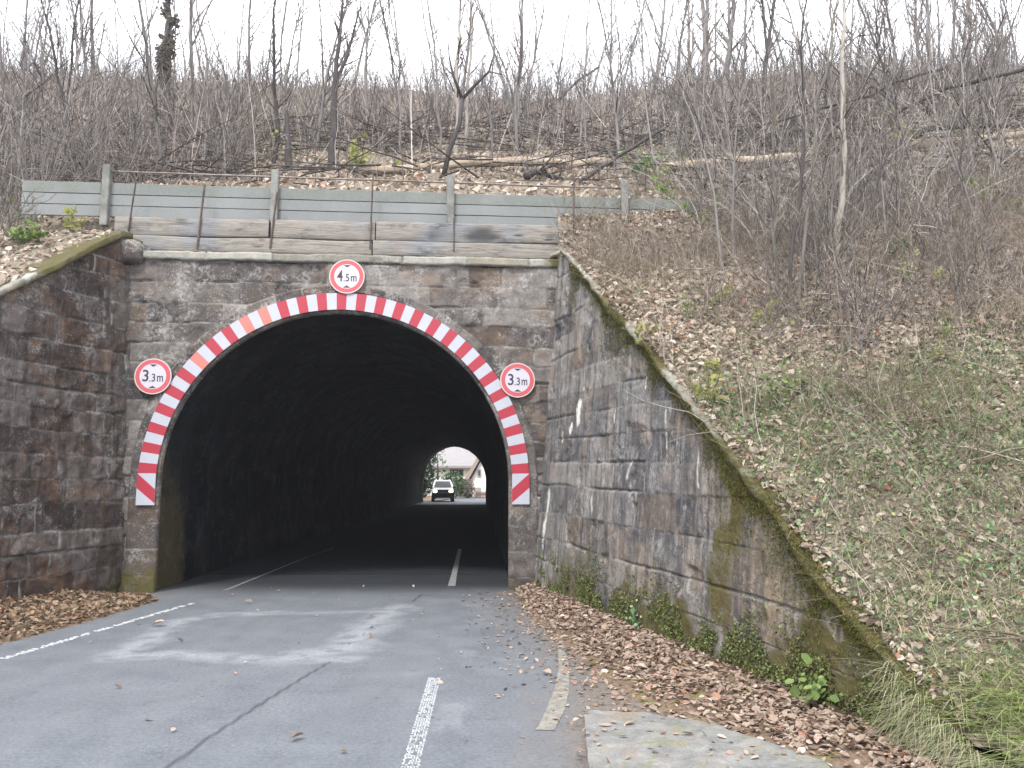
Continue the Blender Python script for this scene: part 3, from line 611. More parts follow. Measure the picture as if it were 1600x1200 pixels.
for (ax, ay, bx, by, rr_, am) in ((905, 636, 903, 655, .085, .9), (893, 664, 891, 672, .05, .9), (880, 675, 878, 690, .02, .8), (858, 770, 848, 855, .05, .75), (1124, 855, 1124, 875, .012, .9), (1010, 590, 1008, 606, .015, .8), (962, 640, 960, 660, .014, .6), (984, 722, 978, 746, .035, .5), (1310, 930, 1322, 955, .035, .45), (1280, 985, 1284, 1030, .03, .5), (1148, 970, 1150, 990, .03, .3), (925, 780, 926, 800, .03, .4), (1090, 700, 1092, 760, .015, .5), (1040, 640, 1040, 700, .015, .4)):
    pa, pb = atpl(ax, ay, RB, RN+np.array([0, 0, BAT])), atpl(bx, by, RB, RN+np.array([0, 0, BAT])); la, lb_ = np.dot(pa-RB, RD), np.dot(pb-RB, RD)
    dd_ = segdist(LL, ZZ, [(la, pa[2]), (lb_+1e-4, pb[2])]); lime = np.maximum(lime, am*sstep(rr_*1.5, rr_*.6, dd_+rr_*1.2*(vnoise(LL*16, ZZ*9, seed=2)-.5)))
warm = .85*sstep(3.2, 6.8, LL+2.4*(mossn-.5)-.5*ZZ)
for (ax, ay, bx, by, rr_, am) in ((1205, 840, 1222, 870, .20, 1.6), (1215, 925, 1232, 950, .16, 1.5), (1180, 985, 1190, 1000, .10, 1.2), (1300, 960, 1310, 990, .07, 1.3), (1080, 880, 1085, 900, .16, .9), (1005, 880, 1010, 900, .2, .7)):
    pa, pb = atpl(ax, ay, RB, RN+np.array([0, 0, BAT])), atpl(bx, by, RB, RN+np.array([0, 0, BAT])); dd_ = segdist(LL, ZZ, [(np.dot(pa-RB, RD), pa[2]), (np.dot(pb-RB, RD)+1e-4, pb[2])])
    wt = sstep(rr_*1.7, rr_*.7, dd_+rr_*1.3*(fbm(LL*5, ZZ*4, seed=23)-.5)); warm = np.maximum(warm, am*wt); moss = moss*(1-.9*wt)
part('masonry', rw(LL, ZZ, off).reshape(-1, 3), grid_faces(*LL.shape)[:, ::-1], M['right'], rwall, attrs=dict(rnd=rnd, jd=jd, moss=moss, lime=lime, warm=warm))
sweep(lambda L, z, o: rw(L, rtop(L)+z, o), -.55, 8.9, [(.0, -.08), (.03, -.05), (.02, .01), (-.08, .03), (-.22, .0), (-.34, -.2)], .03, M['coping'], 'coping', rwall, 71, amp=.07, jt=.85,
      mossf=lambda L, z, o: .48+.6*sstep(.3, .55, vnoise(L*1.7, L*0, seed=5))*sstep(.6, 2.2, L)+.25*sstep(-.02, -.07, z)+.4*sstep(5.5, 7, L))
# back and end of the wall body
mb = MB()
for a, b in zip(np.arange(-.55, 8.5, .5), np.arange(-.05, 9.0, .5)):
    P = [rw(a, -.2, -.85), rw(b, -.2, -.85), rw(b, float(rtop(b))-.12, -.45), rw(a, float(rtop(a))-.12, -.45)]; mb.add(P, [(0, 1, 2, 3)])
mb.build('rear_masonry', M['lining'], rwall)

# --- left wing wall
lwall = thing('wing_wall', 'dark brown stone wing wall with sloping coping, left of the tunnel mouth', 'wall', tuple(LB))
Lg = np.arange(-.4, 8.2, .024); LL, VV = np.meshgrid(Lg, np.linspace(0, 1, 240), indexing='ij'); tp = ltop(LL)-.06; ZZ = -.15+(tp+.15)*VV
cb = courses(-.3, 6.3, .28, .42, 18); d, rnd, dz = blocks(LL, ZZ, cb, .45, 1.1, 18, wob=.04); off, jd = relief(LL, ZZ, d, rnd, dz, 18, jw=.010, jdep=.016, blk=.03, rough=.045, crack=.5)
moss = np.clip(1-(ZZ)/.55, 0, 1)*.55+np.clip(1-(tp-ZZ)/.4, 0, 1)*.3+.3*sstep(.6, .0, LL)*sstep(2, .5, ZZ)
part('masonry', lw(LL, ZZ, off).reshape(-1, 3), grid_faces(*LL.shape), M['left'], lwall, attrs=dict(rnd=rnd, jd=jd, moss=moss))
sweep(lambda L, z, o: lw(L, ltop(L)+z, o), .05, 8, [(.0, -.12), (.06, -.1), (.05, .0), (-.42, .04), (-.5, -.2)], .03, M['coping'], 'coping', lwall, 81, amp=.04, jt=1.0,
      mossf=lambda L, z, o: .32+.5*sstep(.35, .65, vnoise(L*1.9, o*3, seed=15))+.3*sstep(-.02, -.07, z))
mb = MB()
for a, b in zip(np.arange(-.4, 7.6, .5), np.arange(.1, 8.1, .5)): mb.add([lw(a, -.2, -.8), lw(b, -.2, -.8), lw(b, float(ltop(b))-.1, -.42), lw(a, float(ltop(a))-.1, -.42)], [(3, 2, 1, 0)])
mb.build('rear_masonry', M['lining'], lwall)
# broken corner stone where the left coping meets the ledge
cc = thing('corner_stone', 'rough weathered lump of stone at the left end of the pale ledge', 'stone', tuple(lw(-.02, 5.62, -.15)))
tt, pp_ = np.meshgrid(np.linspace(0, math.pi, 24), np.linspace(0, 2*math.pi, 32), indexing='ij')
dx, dy, dz_ = np.sin(tt)*np.cos(pp_), np.sin(tt)*np.sin(pp_), np.cos(tt); q = (np.abs(dx)**4+np.abs(dy)**4+np.abs(dz_)**4)**-.25
nn = 1+.35*(fbm(dx*2+5, dy*2+5, dz_*2+5, seed=3)-.5); P = np.stack([dx*q*.36*nn, dy*q*.3*nn, dz_*q*.22*nn], -1)+np.array(cc.location)
part('block', P.reshape(-1, 3), grid_faces(*tt.shape), M['portal'], cc, attrs=dict(rnd=dx*0+.3, jd=dx*0, moss=dx*0+.35))

# ------------------------------------------------------------------ hazard band and height signs
def arc_pt(a, R, off): return pw(SC-R*math.cos(a), ZC+R*math.sin(a), off)
hb = thing('hazard_band', 'red and white striped warning band fixed round the edge of the tunnel arch', 'warning band', tuple(pw(SC, ZC+R0, .05)))
mb = MB(); ri, ro, th_ = R0+.012, R0+.30, .02
a0 = math.asin(.145/3.05); NS = 57; o1 = .062
for k in range(NS):
    m0 = 0 if k % 2 == 0 else 1
    if k in (18, 20) : m0 = 2
    if k in (12,) : m0 = 2
    for q in range(3):
        a = a0+(math.pi-2*a0)*(k+q/3)/NS; b = a0+(math.pi-2*a0)*(k+(q+1)/3)/NS
        V = [arc_pt(a, ri, o1), arc_pt(b, ri, o1), arc_pt(b, ro, o1), arc_pt(a, ro, o1)]; V += [p-PN*th_ for p in V]
        mb.add(V, [(0, 1, 2, 3), (4, 7, 6, 5), (0, 4, 5, 1), (3, 2, 6, 7)], m0)
mb.build('striped_band', [M['red'], M['white'], M['faded']], hb)
for sg in (-1, 1):
    mb = MB(); sa, sb = SC+sg*(ro+.005), SC+sg*(ri-.0); z0, z1 = 1.395, ZC+.145
    def q_(s, z, o=o1): return pw(s, z, o)
    polys = [([(sa, z1), (sb, z1), (sb, z1-.26)], 1), ([(sa, z1), (sb, z1-.26), (sb, z0+.03), (sa, z1-.24)], 0), ([(sa, z1-.24), (sb, z0+.03), (sb, z0), (sa, z0)], 1)]
    for pl, mi in polys: mb.add([q_(*p) for p in pl], [tuple(range(len(pl)))[::sg]], mi)
    c4 = [(sa, z0), (sb, z0), (sb, z1), (sa, z1)]; V = [q_(*p) for p in c4]+[q_(*p, o1-.02) for p in c4]
    mb.add(V, [(4, 5, 6, 7)]+[(i, (i+1) % 4, (i+1) % 4+4, i+4) for i in range(4)], 1)
    mb.build('end_plate', [M['red'], M['white']], hb)

def glyph(ch, x0, x1, z0, z1):
    cu = bpy.data.curves.new('t', 'FONT'); cu.body = ch; cu.resolution_u = 6; cu.offset = .012 if ch != '.' else 0
    ob = bpy.data.objects.new('t', cu); col.objects.link(ob); dg = bpy.context.evaluated_depsgraph_get(); me = ob.evaluated_get(dg).to_mesh()
    V = np.array([v.co[:] for v in me.vertices]); fs = [tuple(p.vertices) for p in me.polygons]
    ob.evaluated_get(dg).to_mesh_clear(); bpy.data.objects.remove(ob); bpy.data.curves.remove(cu)
    mn, mx_ = V.min(0), V.max(0); V = (V-mn)/np.maximum(mx_-mn, 1e-6)
    return np.stack([x0+V[:, 0]*(x1-x0), z0+V[:, 1]*(z1-z0)], -1), fs
def disc(mb, c, r0, r1, off, m, n=48, tilt=0):
    V = []
    for k in range(n):
        a = 2*math.pi*k/n
        for r in (r0, r1): V.append(pw(c[0]+r*math.cos(a), c[1]+r*math.sin(a), off))
    mb.add(V, [(2*k, 2*k+1, 2*((k+1) % n)+1, 2*((k+1) % n)) for k in range(n)] if r0 > 0 else [tuple(2*k+1 for k in range(n))], m)
def sign(c, big, small, label):
    t = thing('height_limit_sign', label, 'road sign', tuple(pw(c[0], c[1], .05))); o = .09
    mb = MB(); disc(mb, c, .0, .298, o, 0); disc(mb, c, .0, .298, o-.012, 1)
    V = []
    for k in range(48): a = 2*math.pi*k/48; V += [pw(c[0]+.3*math.cos(a), c[1]+.3*math.sin(a), o+.002), pw(c[0]+.3*math.cos(a), c[1]+.3*math.sin(a), o-.012)]
    mb.add(V, [(2*k, (2*k+2) % 96, (2*k+3) % 96, 2*k+1) for k in range(48)], 0); mb.build('plate', [M['rim'], M['steel']], t)
    mb = MB(); disc(mb, c, .213, .280, o+.002, 0, 64); mb.build('red_ring', M['ringred'], t)
    mb = MB(); disc(mb, c, 0, .2131, o+.0015, 0, 64); mb.build('face', M['signwhite'], t)
    mb = MB()
    for z_, s_ in ((.197, -1), (-.197, 1)): mb.add([pw(c[0]-.062, c[1]+z_, o+.004), pw(c[0]+.062, c[1]+z_, o+.004), pw(c[0], c[1]+z_+s_*.04, o+.004)], [(0, 1, 2)]); 
    mb.build('arrow_marks', M['black'], t)
    mb = MB()
    for ch, x0, x1, z0, z1 in ((big, -.165, -.068, -.088, .108), ('.', -.054, -.034, -.092, -.07), (small, -.018, .040, -.088, .045), ('m', .068, .165, -.088, .010)):
        V, fs = glyph(ch, x0, x1, z0, z1); mb.add(list(pw(c[0]+V[:, 0], c[1]+V[:, 1], np.full(len(V), o+.004))), fs)
    mb.build('lettering', M['black'], t)
    mb = MB()
    for z_ in (.12, -.12): mb.frame(pw(c[0], c[1]+z_, .035), PP, PN, (0, 0, 1), .16, .012, .018); mb.frame(pw(c[0], c[1]+z_, .0), PP, PN, (0, 0, 1), .02, .05, .02)
    mb.build('bracket', M['steel'], t)
sign((.167, 5.248), '4', '5', 'round red-rimmed 4.5 m height limit sign above the crown of the arch')
sign((-2.947, 3.498), '3', '3', 'round red-rimmed 3.3 m height limit sign on the left shoulder of the arch')
sign((3.088, 3.494), '3', '3', 'round red-rimmed 3.3 m height limit sign on the right shoulder of the arch')

# ------------------------------------------------------------------ timber wall with iron bars
tw = thing('timber_retaining_wall', 'weathered timber plank wall standing on the pale ledge below the grey slabs', 'retaining wall', tuple(pw(0, 5.66, -.3)))
def plank(s0, s1, z0, z1, off, seed, gap=None):
    ss = np.arange(s0, s1+.001, .04); pr = np.array([(-.06, z0+.004), (.0, z0+.004), (.012, z0+.02), (.012, (z0*2+z1)/3), (.012, (z0+2*z1)/3), (.012, z1-.02), (.0, z1-.004), (-.08, z1-.004)])
    LL, K = np.meshgrid(ss, np.arange(len(pr)), indexing='ij'); o = off+pr[K, 0]+.012*(fbm(LL*1.5, K*.6, seed=seed)-.5); z = pr[K, 1]+.016*(vnoise(LL*.9, LL*0+seed, seed=1)-.5)*1.6
    cr = np.zeros_like(LL)
    if gap: g = sstep(gap[0], gap[0]+.15, LL)*sstep(gap[1], gap[1]-.2, LL)*sstep(.34, .16, np.abs(K-2.6)/8+.3*vnoise(LL*2, K*.3, seed=2)); o = o-g*.05; cr = g
    part('plank', pw(LL, z, o).reshape(-1, 3), grid_faces(*LL.shape), M['plank'], tw, attrs=dict(moss=cr*.9))
plank(-3.58, .55, 5.72, 5.99, -.26, 91); plank(.56, 4.1, 5.72, 6.00, -.255, 92)
plank(-3.85, -1.22, 6.0, 6.33, -.27, 93); plank(-1.21, .60, 6.0, 6.34, -.262, 94); plank(.61, 4.0, 6.01, 6.36, -.268, 95, (1.45, 3.2))
plank(-3.6, 4.1, 5.60, 5.715, -.275, 96)
mb = MB(); mb.frame(pw(0.1, 5.95, -.40), PP, PN, (0, 0, 1), 4.0, .03, .38); mb.build('backing', M['bark_dark'], tw)
for (x0, y0, x1, y1, w_) in ((213, 280, 199, 370, .010), (320, 288, 308, 388, .014), (433, 300, 422, 388, .014), (583, 270, 578, 388, .011), (709, 340, 709, 392, .009), (897, 280, 896, 372, .011)):
    a = atpl(x0, y0, PO+PN*-.235, PN); b = atpl(x1, y1, PO+PN*-.235, PN); d_ = (a-b)/np.linalg.norm(a-b); sd_ = np.cross(d_, PN); mb = MB()
    mb.frame((a+b)/2, sd_, PN, d_, w_*1.3, .006, np.linalg.norm(a-b)/2); mb.frame((a+b)/2+PN*.012, sd_, PN, d_, .004, .012, np.linalg.norm(a-b)/2-.004)
    mb.build('iron_bar', M['rust'], tw)

# ------------------------------------------------------------------ concrete slab fence
fe = thing('slab_fence', 'grey concrete slab fence with posts and a top rail above the timber planks', 'fence', tuple(pw(0, 6.4, -.5)))
posts = [-4.11, -1.21, 1.92, 5.12]; ends = [-5.6]+posts+[6.65]
for i in range(5):
    a, b = ends[i]+.06, ends[i+1]-.06
    for k, (z0, z1) in enumerate(((6.40, 6.595), (6.605, 6.795), (6.805, 7.005))):
        ss = np.arange(a, b+.001, .06); pr = np.array([(-.05, z0), (0, z0), (.0, (z0+z1)/2), (0, z1-.006), (-.006, z1), (-.05, z1)]); dr = -.018*i
        LL, K = np.meshgrid(ss, np.arange(len(pr)), indexing='ij'); o = -.5+pr[K, 0]+.004*(fbm(LL*2, K*.3, seed=k+i*7)-.5)+.006*k
        part('concrete_slab', pw(LL, pr[K, 1]+dr*.3-.004*vnoise(LL*3, LL*0, seed=k), o).reshape(-1, 3), grid_faces(*LL.shape), M['concrete'], fe, smooth=False, attrs=dict(moss=(LL*0+(.75 if k == 2 else .1))+.35*sstep(2, 5.5, LL)))
for i, s_ in enumerate(posts):
    mb = MB(); top_ = 7.30+.02*i*0; mb.frame(pw(s_, (6.2+top_)/2, -.46), PP, PN, (0, 0, 1), .065, .065, (top_-6.2)/2, 0, .012); o_ = mb.build('post', M['postmat'], fe)
    at = o_.data.attributes.new('moss', 'FLOAT', 'POINT')
mb = MB()
mb.tube([pw(s_, z_, -.46) for s_, z_ in ((-4.11, 7.20), (-3, 7.195), (-1.21, 7.185), (.5, 7.18), (1.92, 7.175), (3.5, 7.16), (5.12, 7.16))], .017, 8); mb.build('top_rail', M['pipe'], fe, smooth=True)

# ------------------------------------------------------------------ vegetation generators (vectorised)
def vnorm(a): return a/np.maximum(np.linalg.norm(a, axis=-1, keepdims=True), 1e-9)
def stems(base, dirn, length, r0, K=6, wander=.12, up=.05, r=None, tip=.3):
    r = r or rng; n = len(base); P = np.zeros((n, K, 3)); P[:, 0] = base; d = vnorm(np.asarray(dirn, float)); seg = (np.asarray(length)/(K-1))[:, None]
    for k in range(1, K):
        P[:, k] = P[:, k-1]+d*seg; d = vnorm(d+r.normal(0, wander, (n, 3))+np.array([0, 0, up]))
    R = np.asarray(r0)[:, None]*np.linspace(1, tip, K)[None, :]; return P, R
def spawn(P, R, m, lf, rf=.6, tmin=.25, tmax=1., spread=.9, r=None):
    r = r or rng; n, K, _ = P.shape; idx = np.repeat(np.arange(n), m); t = r.uniform(tmin, tmax, n*m)*(K-1); k = np.minimum(t.astype(int), K-2); f = (t-k)[:, None]
    b = P[idx, k]*(1-f)+P[idx, k+1]*f; pd = vnorm(P[idx, k+1]-P[idx, k]); L = np.linalg.norm(P[:, -1]-P[:, 0], axis=1)[idx]
    rd = r.normal(0, 1, (n*m, 3)); rd -= (rd*pd).sum(1, keepdims=True)*pd; rd = vnorm(rd)
    d = vnorm(pd+rd*spread*r.uniform(.5, 1.3, (n*m, 1))); ln = L*lf*r.uniform(.5, 1.25, n*m)*(1.15-.6*t/(K-1)); rr = (R[idx, k])*rf
    return b, d, ln, rr
def tubes(P, R, sides=3):
    n, K, _ = P.shape; T = np.zeros_like(P); T[:, 1:-1] = P[:, 2:]-P[:, :-2]; T[:, 0] = P[:, 1]-P[:, 0]; T[:, -1] = P[:, -1]-P[:, -2]; T = vnorm(T)
    ref = np.where(np.abs(T[..., 2:3]) < .8, np.array([0, 0, 1.]), np.array([1., 0, 0])); a = vnorm(np.cross(T, ref)); b = np.cross(T, a)
    ang = np.arange(sides)*2*math.pi/sides; V = P[:, :, None]+(a[:, :, None]*np.cos(ang)[None, None, :, None]+b[:, :, None]*np.sin(ang)[None, None, :, None])*R[:, :, None, None]
    i = np.arange(n)[:, None, None]; k = np.arange(K-1)[None, :, None]; s = np.arange(sides)[None, None, :]; base = (i*K+k)*sides; s2 = (s+1) % sides
    Fc = np.stack([base+s, base+s2, base+sides+s2, base+sides+s], -1).reshape(-1, 4); return V.reshape(-1, 3), Fc
def cat(parts):
    Vs, Fs, n = [], [], 0
    for V, f in parts: Vs.append(V); Fs.append(np.asarray(f)+n); n += len(V)
    return np.concatenate(Vs), np.concatenate(Fs)
def leaves(P, size, nrm=None, tilt=.5, r=None, asp=.6, curl=.3):
    """folded leaf of two quads; P (n,3)"""
    r = r or rng; n = len(P); size = np.broadcast_to(size, (n,))*np.clip(r.lognormal(-.08, .32, n), .4, 1.9)
    nz = vnorm((np.array([0, 0, 1.]) if nrm is None else nrm)+r.normal(0, tilt, (n, 3))); a = vnorm(np.cross(nz, r.normal(0, 1, (n, 3)))); b = np.cross(nz, a)
    s = size[:, None]; w_ = asp*r.uniform(.7, 1.2, (n, 1)); c = curl*r.uniform(-.6, 1.4, (n, 1))
    pts = [P-a*s*.5, P-a*s*.18+b*s*.5*w_+nz*s*c*.5, P+a*s*.22+b*s*.42*w_+nz*s*c*.55, P+a*s*.5+nz*s*c*.4, P+a*s*.22-b*s*.42*w_+nz*s*c*.5, P-a*s*.18-b*s*.5*w_+nz*s*c*.45]
    V = np.stack(pts, 1).reshape(-1, 3); i = np.arange(n)[:, None]*6
    return V, np.concatenate([i+np.array([0, 3, 2, 1]), i+np.array([0, 5, 4, 3])], 0)
def blades(P, h, w_, lean=.5, droop=.5, K=4, r=None, dirn=None):
    r = r or rng; n = len(P); h = np.broadcast_to(h, (n,))*r.uniform(.5, 1.3, n); az = r.uniform(0, 2*math.pi, n)
    hd = np.stack([np.cos(az), np.sin(az), az*0], -1)
    if dirn is not None: hd = vnorm(hd*.6+dirn)
    sd_ = np.stack([-hd[:, 1], hd[:, 0], az*0], -1); t = np.linspace(0, 1, K)[None, :, None]; ln = (lean*r.uniform(.3, 1.4, n))[:, None, None]; dr = (droop*r.uniform(.3, 1.3, n))[:, None, None]
    C = P[:, None]+h[:, None, None]*(hd[:, None]*ln*(t+.6*t*t)+np.array([0, 0, 1.])*(t-dr*t*t)); ww = np.broadcast_to(w_, (n,))[:, None, None]*(1-.85*t)
    V = np.stack([C-sd_[:, None]*ww, C+sd_[:, None]*ww], 2).reshape(-1, 3); i = np.arange(n)[:, None]*K*2; k = np.arange(K-1)[None, :]*2
    b = (i+k).reshape(-1, 1); return V, b+np.array([0, 1, 3, 2])
def inview(P, margin=80):
    d = P-EYE; y = d[:, 1]*math.cos(TH)+d[:, 2]*math.sin(TH); z = -d[:, 1]*math.sin(TH)+d[:, 2]*math.cos(TH)
    return (y > .5) & (np.abs(d[:, 0]/y*F) < 800+margin) & (np.abs(z/y*F) < 600+margin)
def bank_pts(n, x0, x1, y0, y1, dens=None, lift=0.0, margin=160):
    x = rng.uniform(x0, x1, n); y = rng.uniform(y0, y1, n); k = keep(x, y)
    if dens is not None: k &= rng.random(n) < dens(x, y)
    x, y = x[k], y[k]; P = np.stack([x, y, H(x, y)+lift], -1); return P[inview(P, margin)]
def hnorm(P):
    e = .15; x, y = P[:, 0], P[:, 1]; gx = (H(x+e, y)-H(x-e, y))/(2*e); gy = (H(x, y+e)-H(x, y-e))/(2*e); return vnorm(np.stack([-gx, -gy, np.ones_like(gx)], -1))

# ---- litter on bank, hill, verge, road
def green_zone(x, y): return sstep(10.0, 8.3, y+1.5*(fbm(x*.8, y*.8, seed=33)-.5)-.25*np.maximum(x-4, 0))*sstep(5.0, 6.2, y)
P = bank_pts(95000, .8, 12, 4.6, 15, lambda x, y: (1-.55*green_zone(x, y))*sstep(4.9, 5.8, y)*(.55+.45*vnoise(x*1.1, y*1.1, seed=12)))
P[:, 2] += rng.uniform(0, .035, len(P)); Va, Fa = leaves(P, np.interp(P[:, 1], [6, 11], [.06, .095]), hnorm(P), .55, curl=.7)
P = bank_pts(9000, -11, -6.3, 6, 15); Vb, Fb = leaves(P, .10, hnorm(P), .5, curl=.5)
P = bank_pts(60000, -22, 26, 14.3, 42, lambda x, y: np.clip(1.3-(y-14)/28, 0.3, 1)); P[:, 2] += rng.uniform(0, .05, len(P)); Vc, Fc2 = leaves(P, .15, hnorm(P), .6, curl=.5)
L = rng.uniform(.3, 8.8, 3200); o = -np.abs(rng.normal(0, .2, len(L)))-.02; k = (o > -.5) & (rng.random(len(L)) < .35+.65*vnoise(L*2.5, L*0, seed=88)); L, o = L[k], o[k]; Vd, Fd = leaves(rw(L, rtop(L)+.05, o), np.interp(L, [2, 7], [.09, .06]), None, .7, curl=.6)
V, f = cat([(Va, Fa), (Vb, Fb), (Vc, Fc2), (Vd, Fd)]); stuff('leaf_litter', V, f, M['leaf_tan'], 'tan and brown fallen leaves covering the wooded bank', 'leaf litter', smooth=False)
n = 19000; y = rng.uniform(3.8, 13.6, n); t = rng.beta(1.25, 1.1, n)*1.1-.07; x = xv(y)+t*(xwb(y)-xv(y)); P = np.stack([x, y, verge_z(x, y)+rng.uniform(.003, .035, n)*np.clip(t*3, .2, 1)], -1)
P = P[(rng.random(n) < np.clip(.15+1.7*t, 0, 1)*(.35+.65*sstep(.3, .55, fbm(x*2.5, y*2.5, seed=55)))*np.clip(.4+(xwb(y)-xv(y)), .3, 1)) & inview(P)]
V1, F1 = leaves(P, .055, None, .35, curl=.35)
n = 130; y = rng.uniform(4.4, 6.4, n); x = rng.uniform(.4, 2.0, n)**1.0; P = np.stack([x, y, np.full(n, .055)], -1); V5, F5 = leaves(P, .05, None, .3, curl=.4)
n = 900; y = rng.uniform(4.5, 13.2, n); x = xv(y)-rng.exponential(.30, n); P = np.stack([x, y, np.full(n, .012)], -1); V2, F2 = leaves(P, .045, None, .3, curl=.3)
n = 45; y = rng.uniform(5, 14, n); x = rng.uniform(-5, .3, n); P = np.stack([x, y, np.full(n, .014)], -1); V3, F3 = leaves(P, .05, None, .4, curl=.4)
P = np.array([[*gz(434, 926)[:2], .02], [*gz(247, 979)[:2], .02], [*gz(282, 1002)[:2], .02], [*gz(389, 944)[:2], .02], [*gz(876, 1000)[:2], .02], [*gz(855, 1055)[:2], .02], [*gz(580, 996)[:2], .02], [*gz(464, 1158)[:2], .02]]); V4, F4 = leaves(P, .11, None, .3, curl=.6)
V, f = cat([(V1, F1), (V2, F2), (V3, F3), (V4, F4), (V5, F5)]); stuff('roadside_leaves', V, f, M['leaf_russet'], 'russet fallen leaves along the foot of the right wall', 'fallen leaves', smooth=False)
n = 5200; y = rng.uniform(6.5, 12.7, n); t = rng.uniform(0, 1, n); x = xle(y)+t*(lwx(y)-xle(y)); P = np.stack([x, y, lz(x, y)+rng.uniform(0.0, .04, n)], -1); P = P[inview(P)]
V, f = leaves(P, .075, None, .5, curl=.5); stuff('leaf_pile', V, f, M['leaf_mix'], 'low pile of brown leaves at the foot of the left wall', 'leaf pile', smooth=False)

# ---- herbs, grass, moss on the bank
P = bank_pts(80000, 1.5, 11, 4.9, 12.5, lambda x, y: green_zone(x, y)*(.4+.6*sstep(.35, .6, fbm(x*1.3, y*1.3, seed=35)))); P[:, 2] += rng.uniform(.01, .12, len(P))
V, f = leaves(P, .036, None, .9, asp=.6, curl=.3); stuff('ground_herbs', V, f, M['herb'], 'low green herbs spreading over the lower right bank', 'ground cover', smooth=False)
P = bank_pts(130000, 1.5, 12, 4.6, 15, lambda x, y: np.clip(green_zone(x, y)*(.25+.95*sstep(.38, .6, fbm(x*.9, y*.9, seed=36)))+.08+.5*sstep(.62, .75, fbm(x*.7, y*.7, seed=37)), 0, 1)*(.3+.7*vnoise(x*2, y*2, seed=38)))
V, f = blades(P, .24, .0042, 1.0, .65); stuff('bank_grass', V, f, M['grass'], 'thin grass tufts on the right bank', 'grass', smooth=False)
P = bank_pts(42000, 2.3, 7.5, 3.7, 7.2, lambda x, y: sstep(5.75, 5.25, y-.18*(x-2.7)+.5*(vnoise(x*2.5, y*2.5, seed=91)-.5))*sstep(2.75, 3.1, x+.10*(y-5))*(.75+.25*vnoise(x*5, y*5, seed=92)), margin=400)
P[:, 2] += .30*fbm(P[:, 0]*2, P[:, 1]*2, seed=39)*sstep(2.7, 3.2, P[:, 0])
V, f = blades(P, .21, .004, 1.3, .8, K=6, dirn=np.array([-.5, -.5, 0])); stuff('green_hay', V, f, M['hay'], 'long drooping yellow green grass in the lower right corner', 'grass', smooth=False)
P = bank_pts(70000, 1.2, 13, 5.2, 16, lambda x, y: .14+.86*sstep(.46, .62, fbm(x*.9+7, y*.9, seed=47))); P[:, 2] += rng.uniform(0, .05, len(P))
V, f = blades(P, .24, .0034, 1.5, .9, K=4); stuff('straw', V, f, M['straw'], 'pale dead grass lying in patches on the right bank', 'dead grass', smooth=False)
# moss tufts on the right coping and hanging over it
L = rng.uniform(.5, 8.9, 24000); o = rng.uniform(-.4, .06, len(L)); k = rng.random(len(L)) < (sstep(.42, .62, vnoise(L*1.7, L*0, seed=5))*sstep(.6, 2.2, L)*.9+.5*sstep(5.5, 7, L)); L, o = L[k], o[k]
P1 = rw(L, rtop(L)+.03-.02*(o > .02), o)
L = rng.uniform(.8, 9, 26000); q = rng.exponential(.10, len(L))*(.4+1.8*sstep(.45, .7, vnoise(L*1.9, L*0, seed=7))); k = q < rtop(L)-.05; P2 = rw(L[k], (rtop(L)-.05-q)[k], rng.uniform(.0, .035, k.sum()))
P = np.concatenate([P1, P2]); V, f = blades(P, .045, .004, .7, .8, K=3); stuff('coping_moss', V, f, M['moss'], 'olive moss growing along the top of the right wall', 'moss', smooth=False)
# plants at the base of the right wall
L = rng.uniform(.3, 9.2, 60000); q = rng.exponential(.12, len(L))*(.55+.9*vnoise(L*1.1, L*0, seed=9)); k = (rng.random(len(L)) < sstep(.44, .56, fbm(L*3.4+q*1.5, q*4.2, seed=13))) & (q < rtop(L)-.05); L, q = L[k], q[k]
P = rw(L, .08+q, rng.uniform(.0, .05, len(L))); V, f = leaves(P, .021, RN, .9, asp=.8); stuff('wall_foot_moss', V, f, M['footmoss'], 'moss and small weeds along the foot of the right wall', 'moss', smooth=False)
# hanging grass where the wall runs into the bank
L = rng.uniform(8.3, 9.5, 2500); z_ = rng.random(len(L))*np.maximum(rtop(L), .1); P = rw(L, z_+.05, rng.uniform(0, .06, len(L)))
V, f = blades(P, .16, .003, .9, 1.5, K=5, dirn=RN*.8); stuff('hanging_grass', V, f, M['grass'], 'grass hanging over the low end of the right wall', 'grass', smooth=False)
# dry stalks and fine twigs over the bank and behind the fence
P = bank_pts(22000, .9, 14, 6.0, 16.5, lambda x, y: .12+.88*sstep(.42, .62, fbm(x*.6, y*.6, seed=45)))
n = len(P); d_ = vnorm(rng.normal(0, .55, (n, 3))+np.array([-.1, -.25, 1.])); a, b = stems(P, d_, rng.uniform(.3, 1.1, n), rng.uniform(.002, .005, n), 5, .22, .0)
s1 = spawn(a, b, 2, .45, .7); a2, b2 = stems(s1[0], s1[1], s1[2], s1[3], 4, .25, .02)
V, f = cat([tubes(a, b, 3), tubes(a2, b2, 3)]); stuff('dry_stalks', V, f, M['dry'], 'dry brown stalks standing over the right bank', 'dry weeds')
P = bank_pts(1100, .9, 14, 5.5, 17, lambda x, y: (x > xr(y)+.9)*1.); n = len(P); az = rng.uniform(0, 6.28, n); a, b = stems(P+np.array([0, 0, .05]), np.stack([np.cos(az), np.sin(az)*.6, rng.uniform(-.2, .35, n)], -1), rng.uniform(.4, 1.7, n), rng.uniform(.003, .010, n), 6, .14, -.02)
V, f = tubes(a, b, 4); stuff('fallen_twigs', V, f, M['dry'], 'bare fallen twigs lying over the right bank', 'twigs')
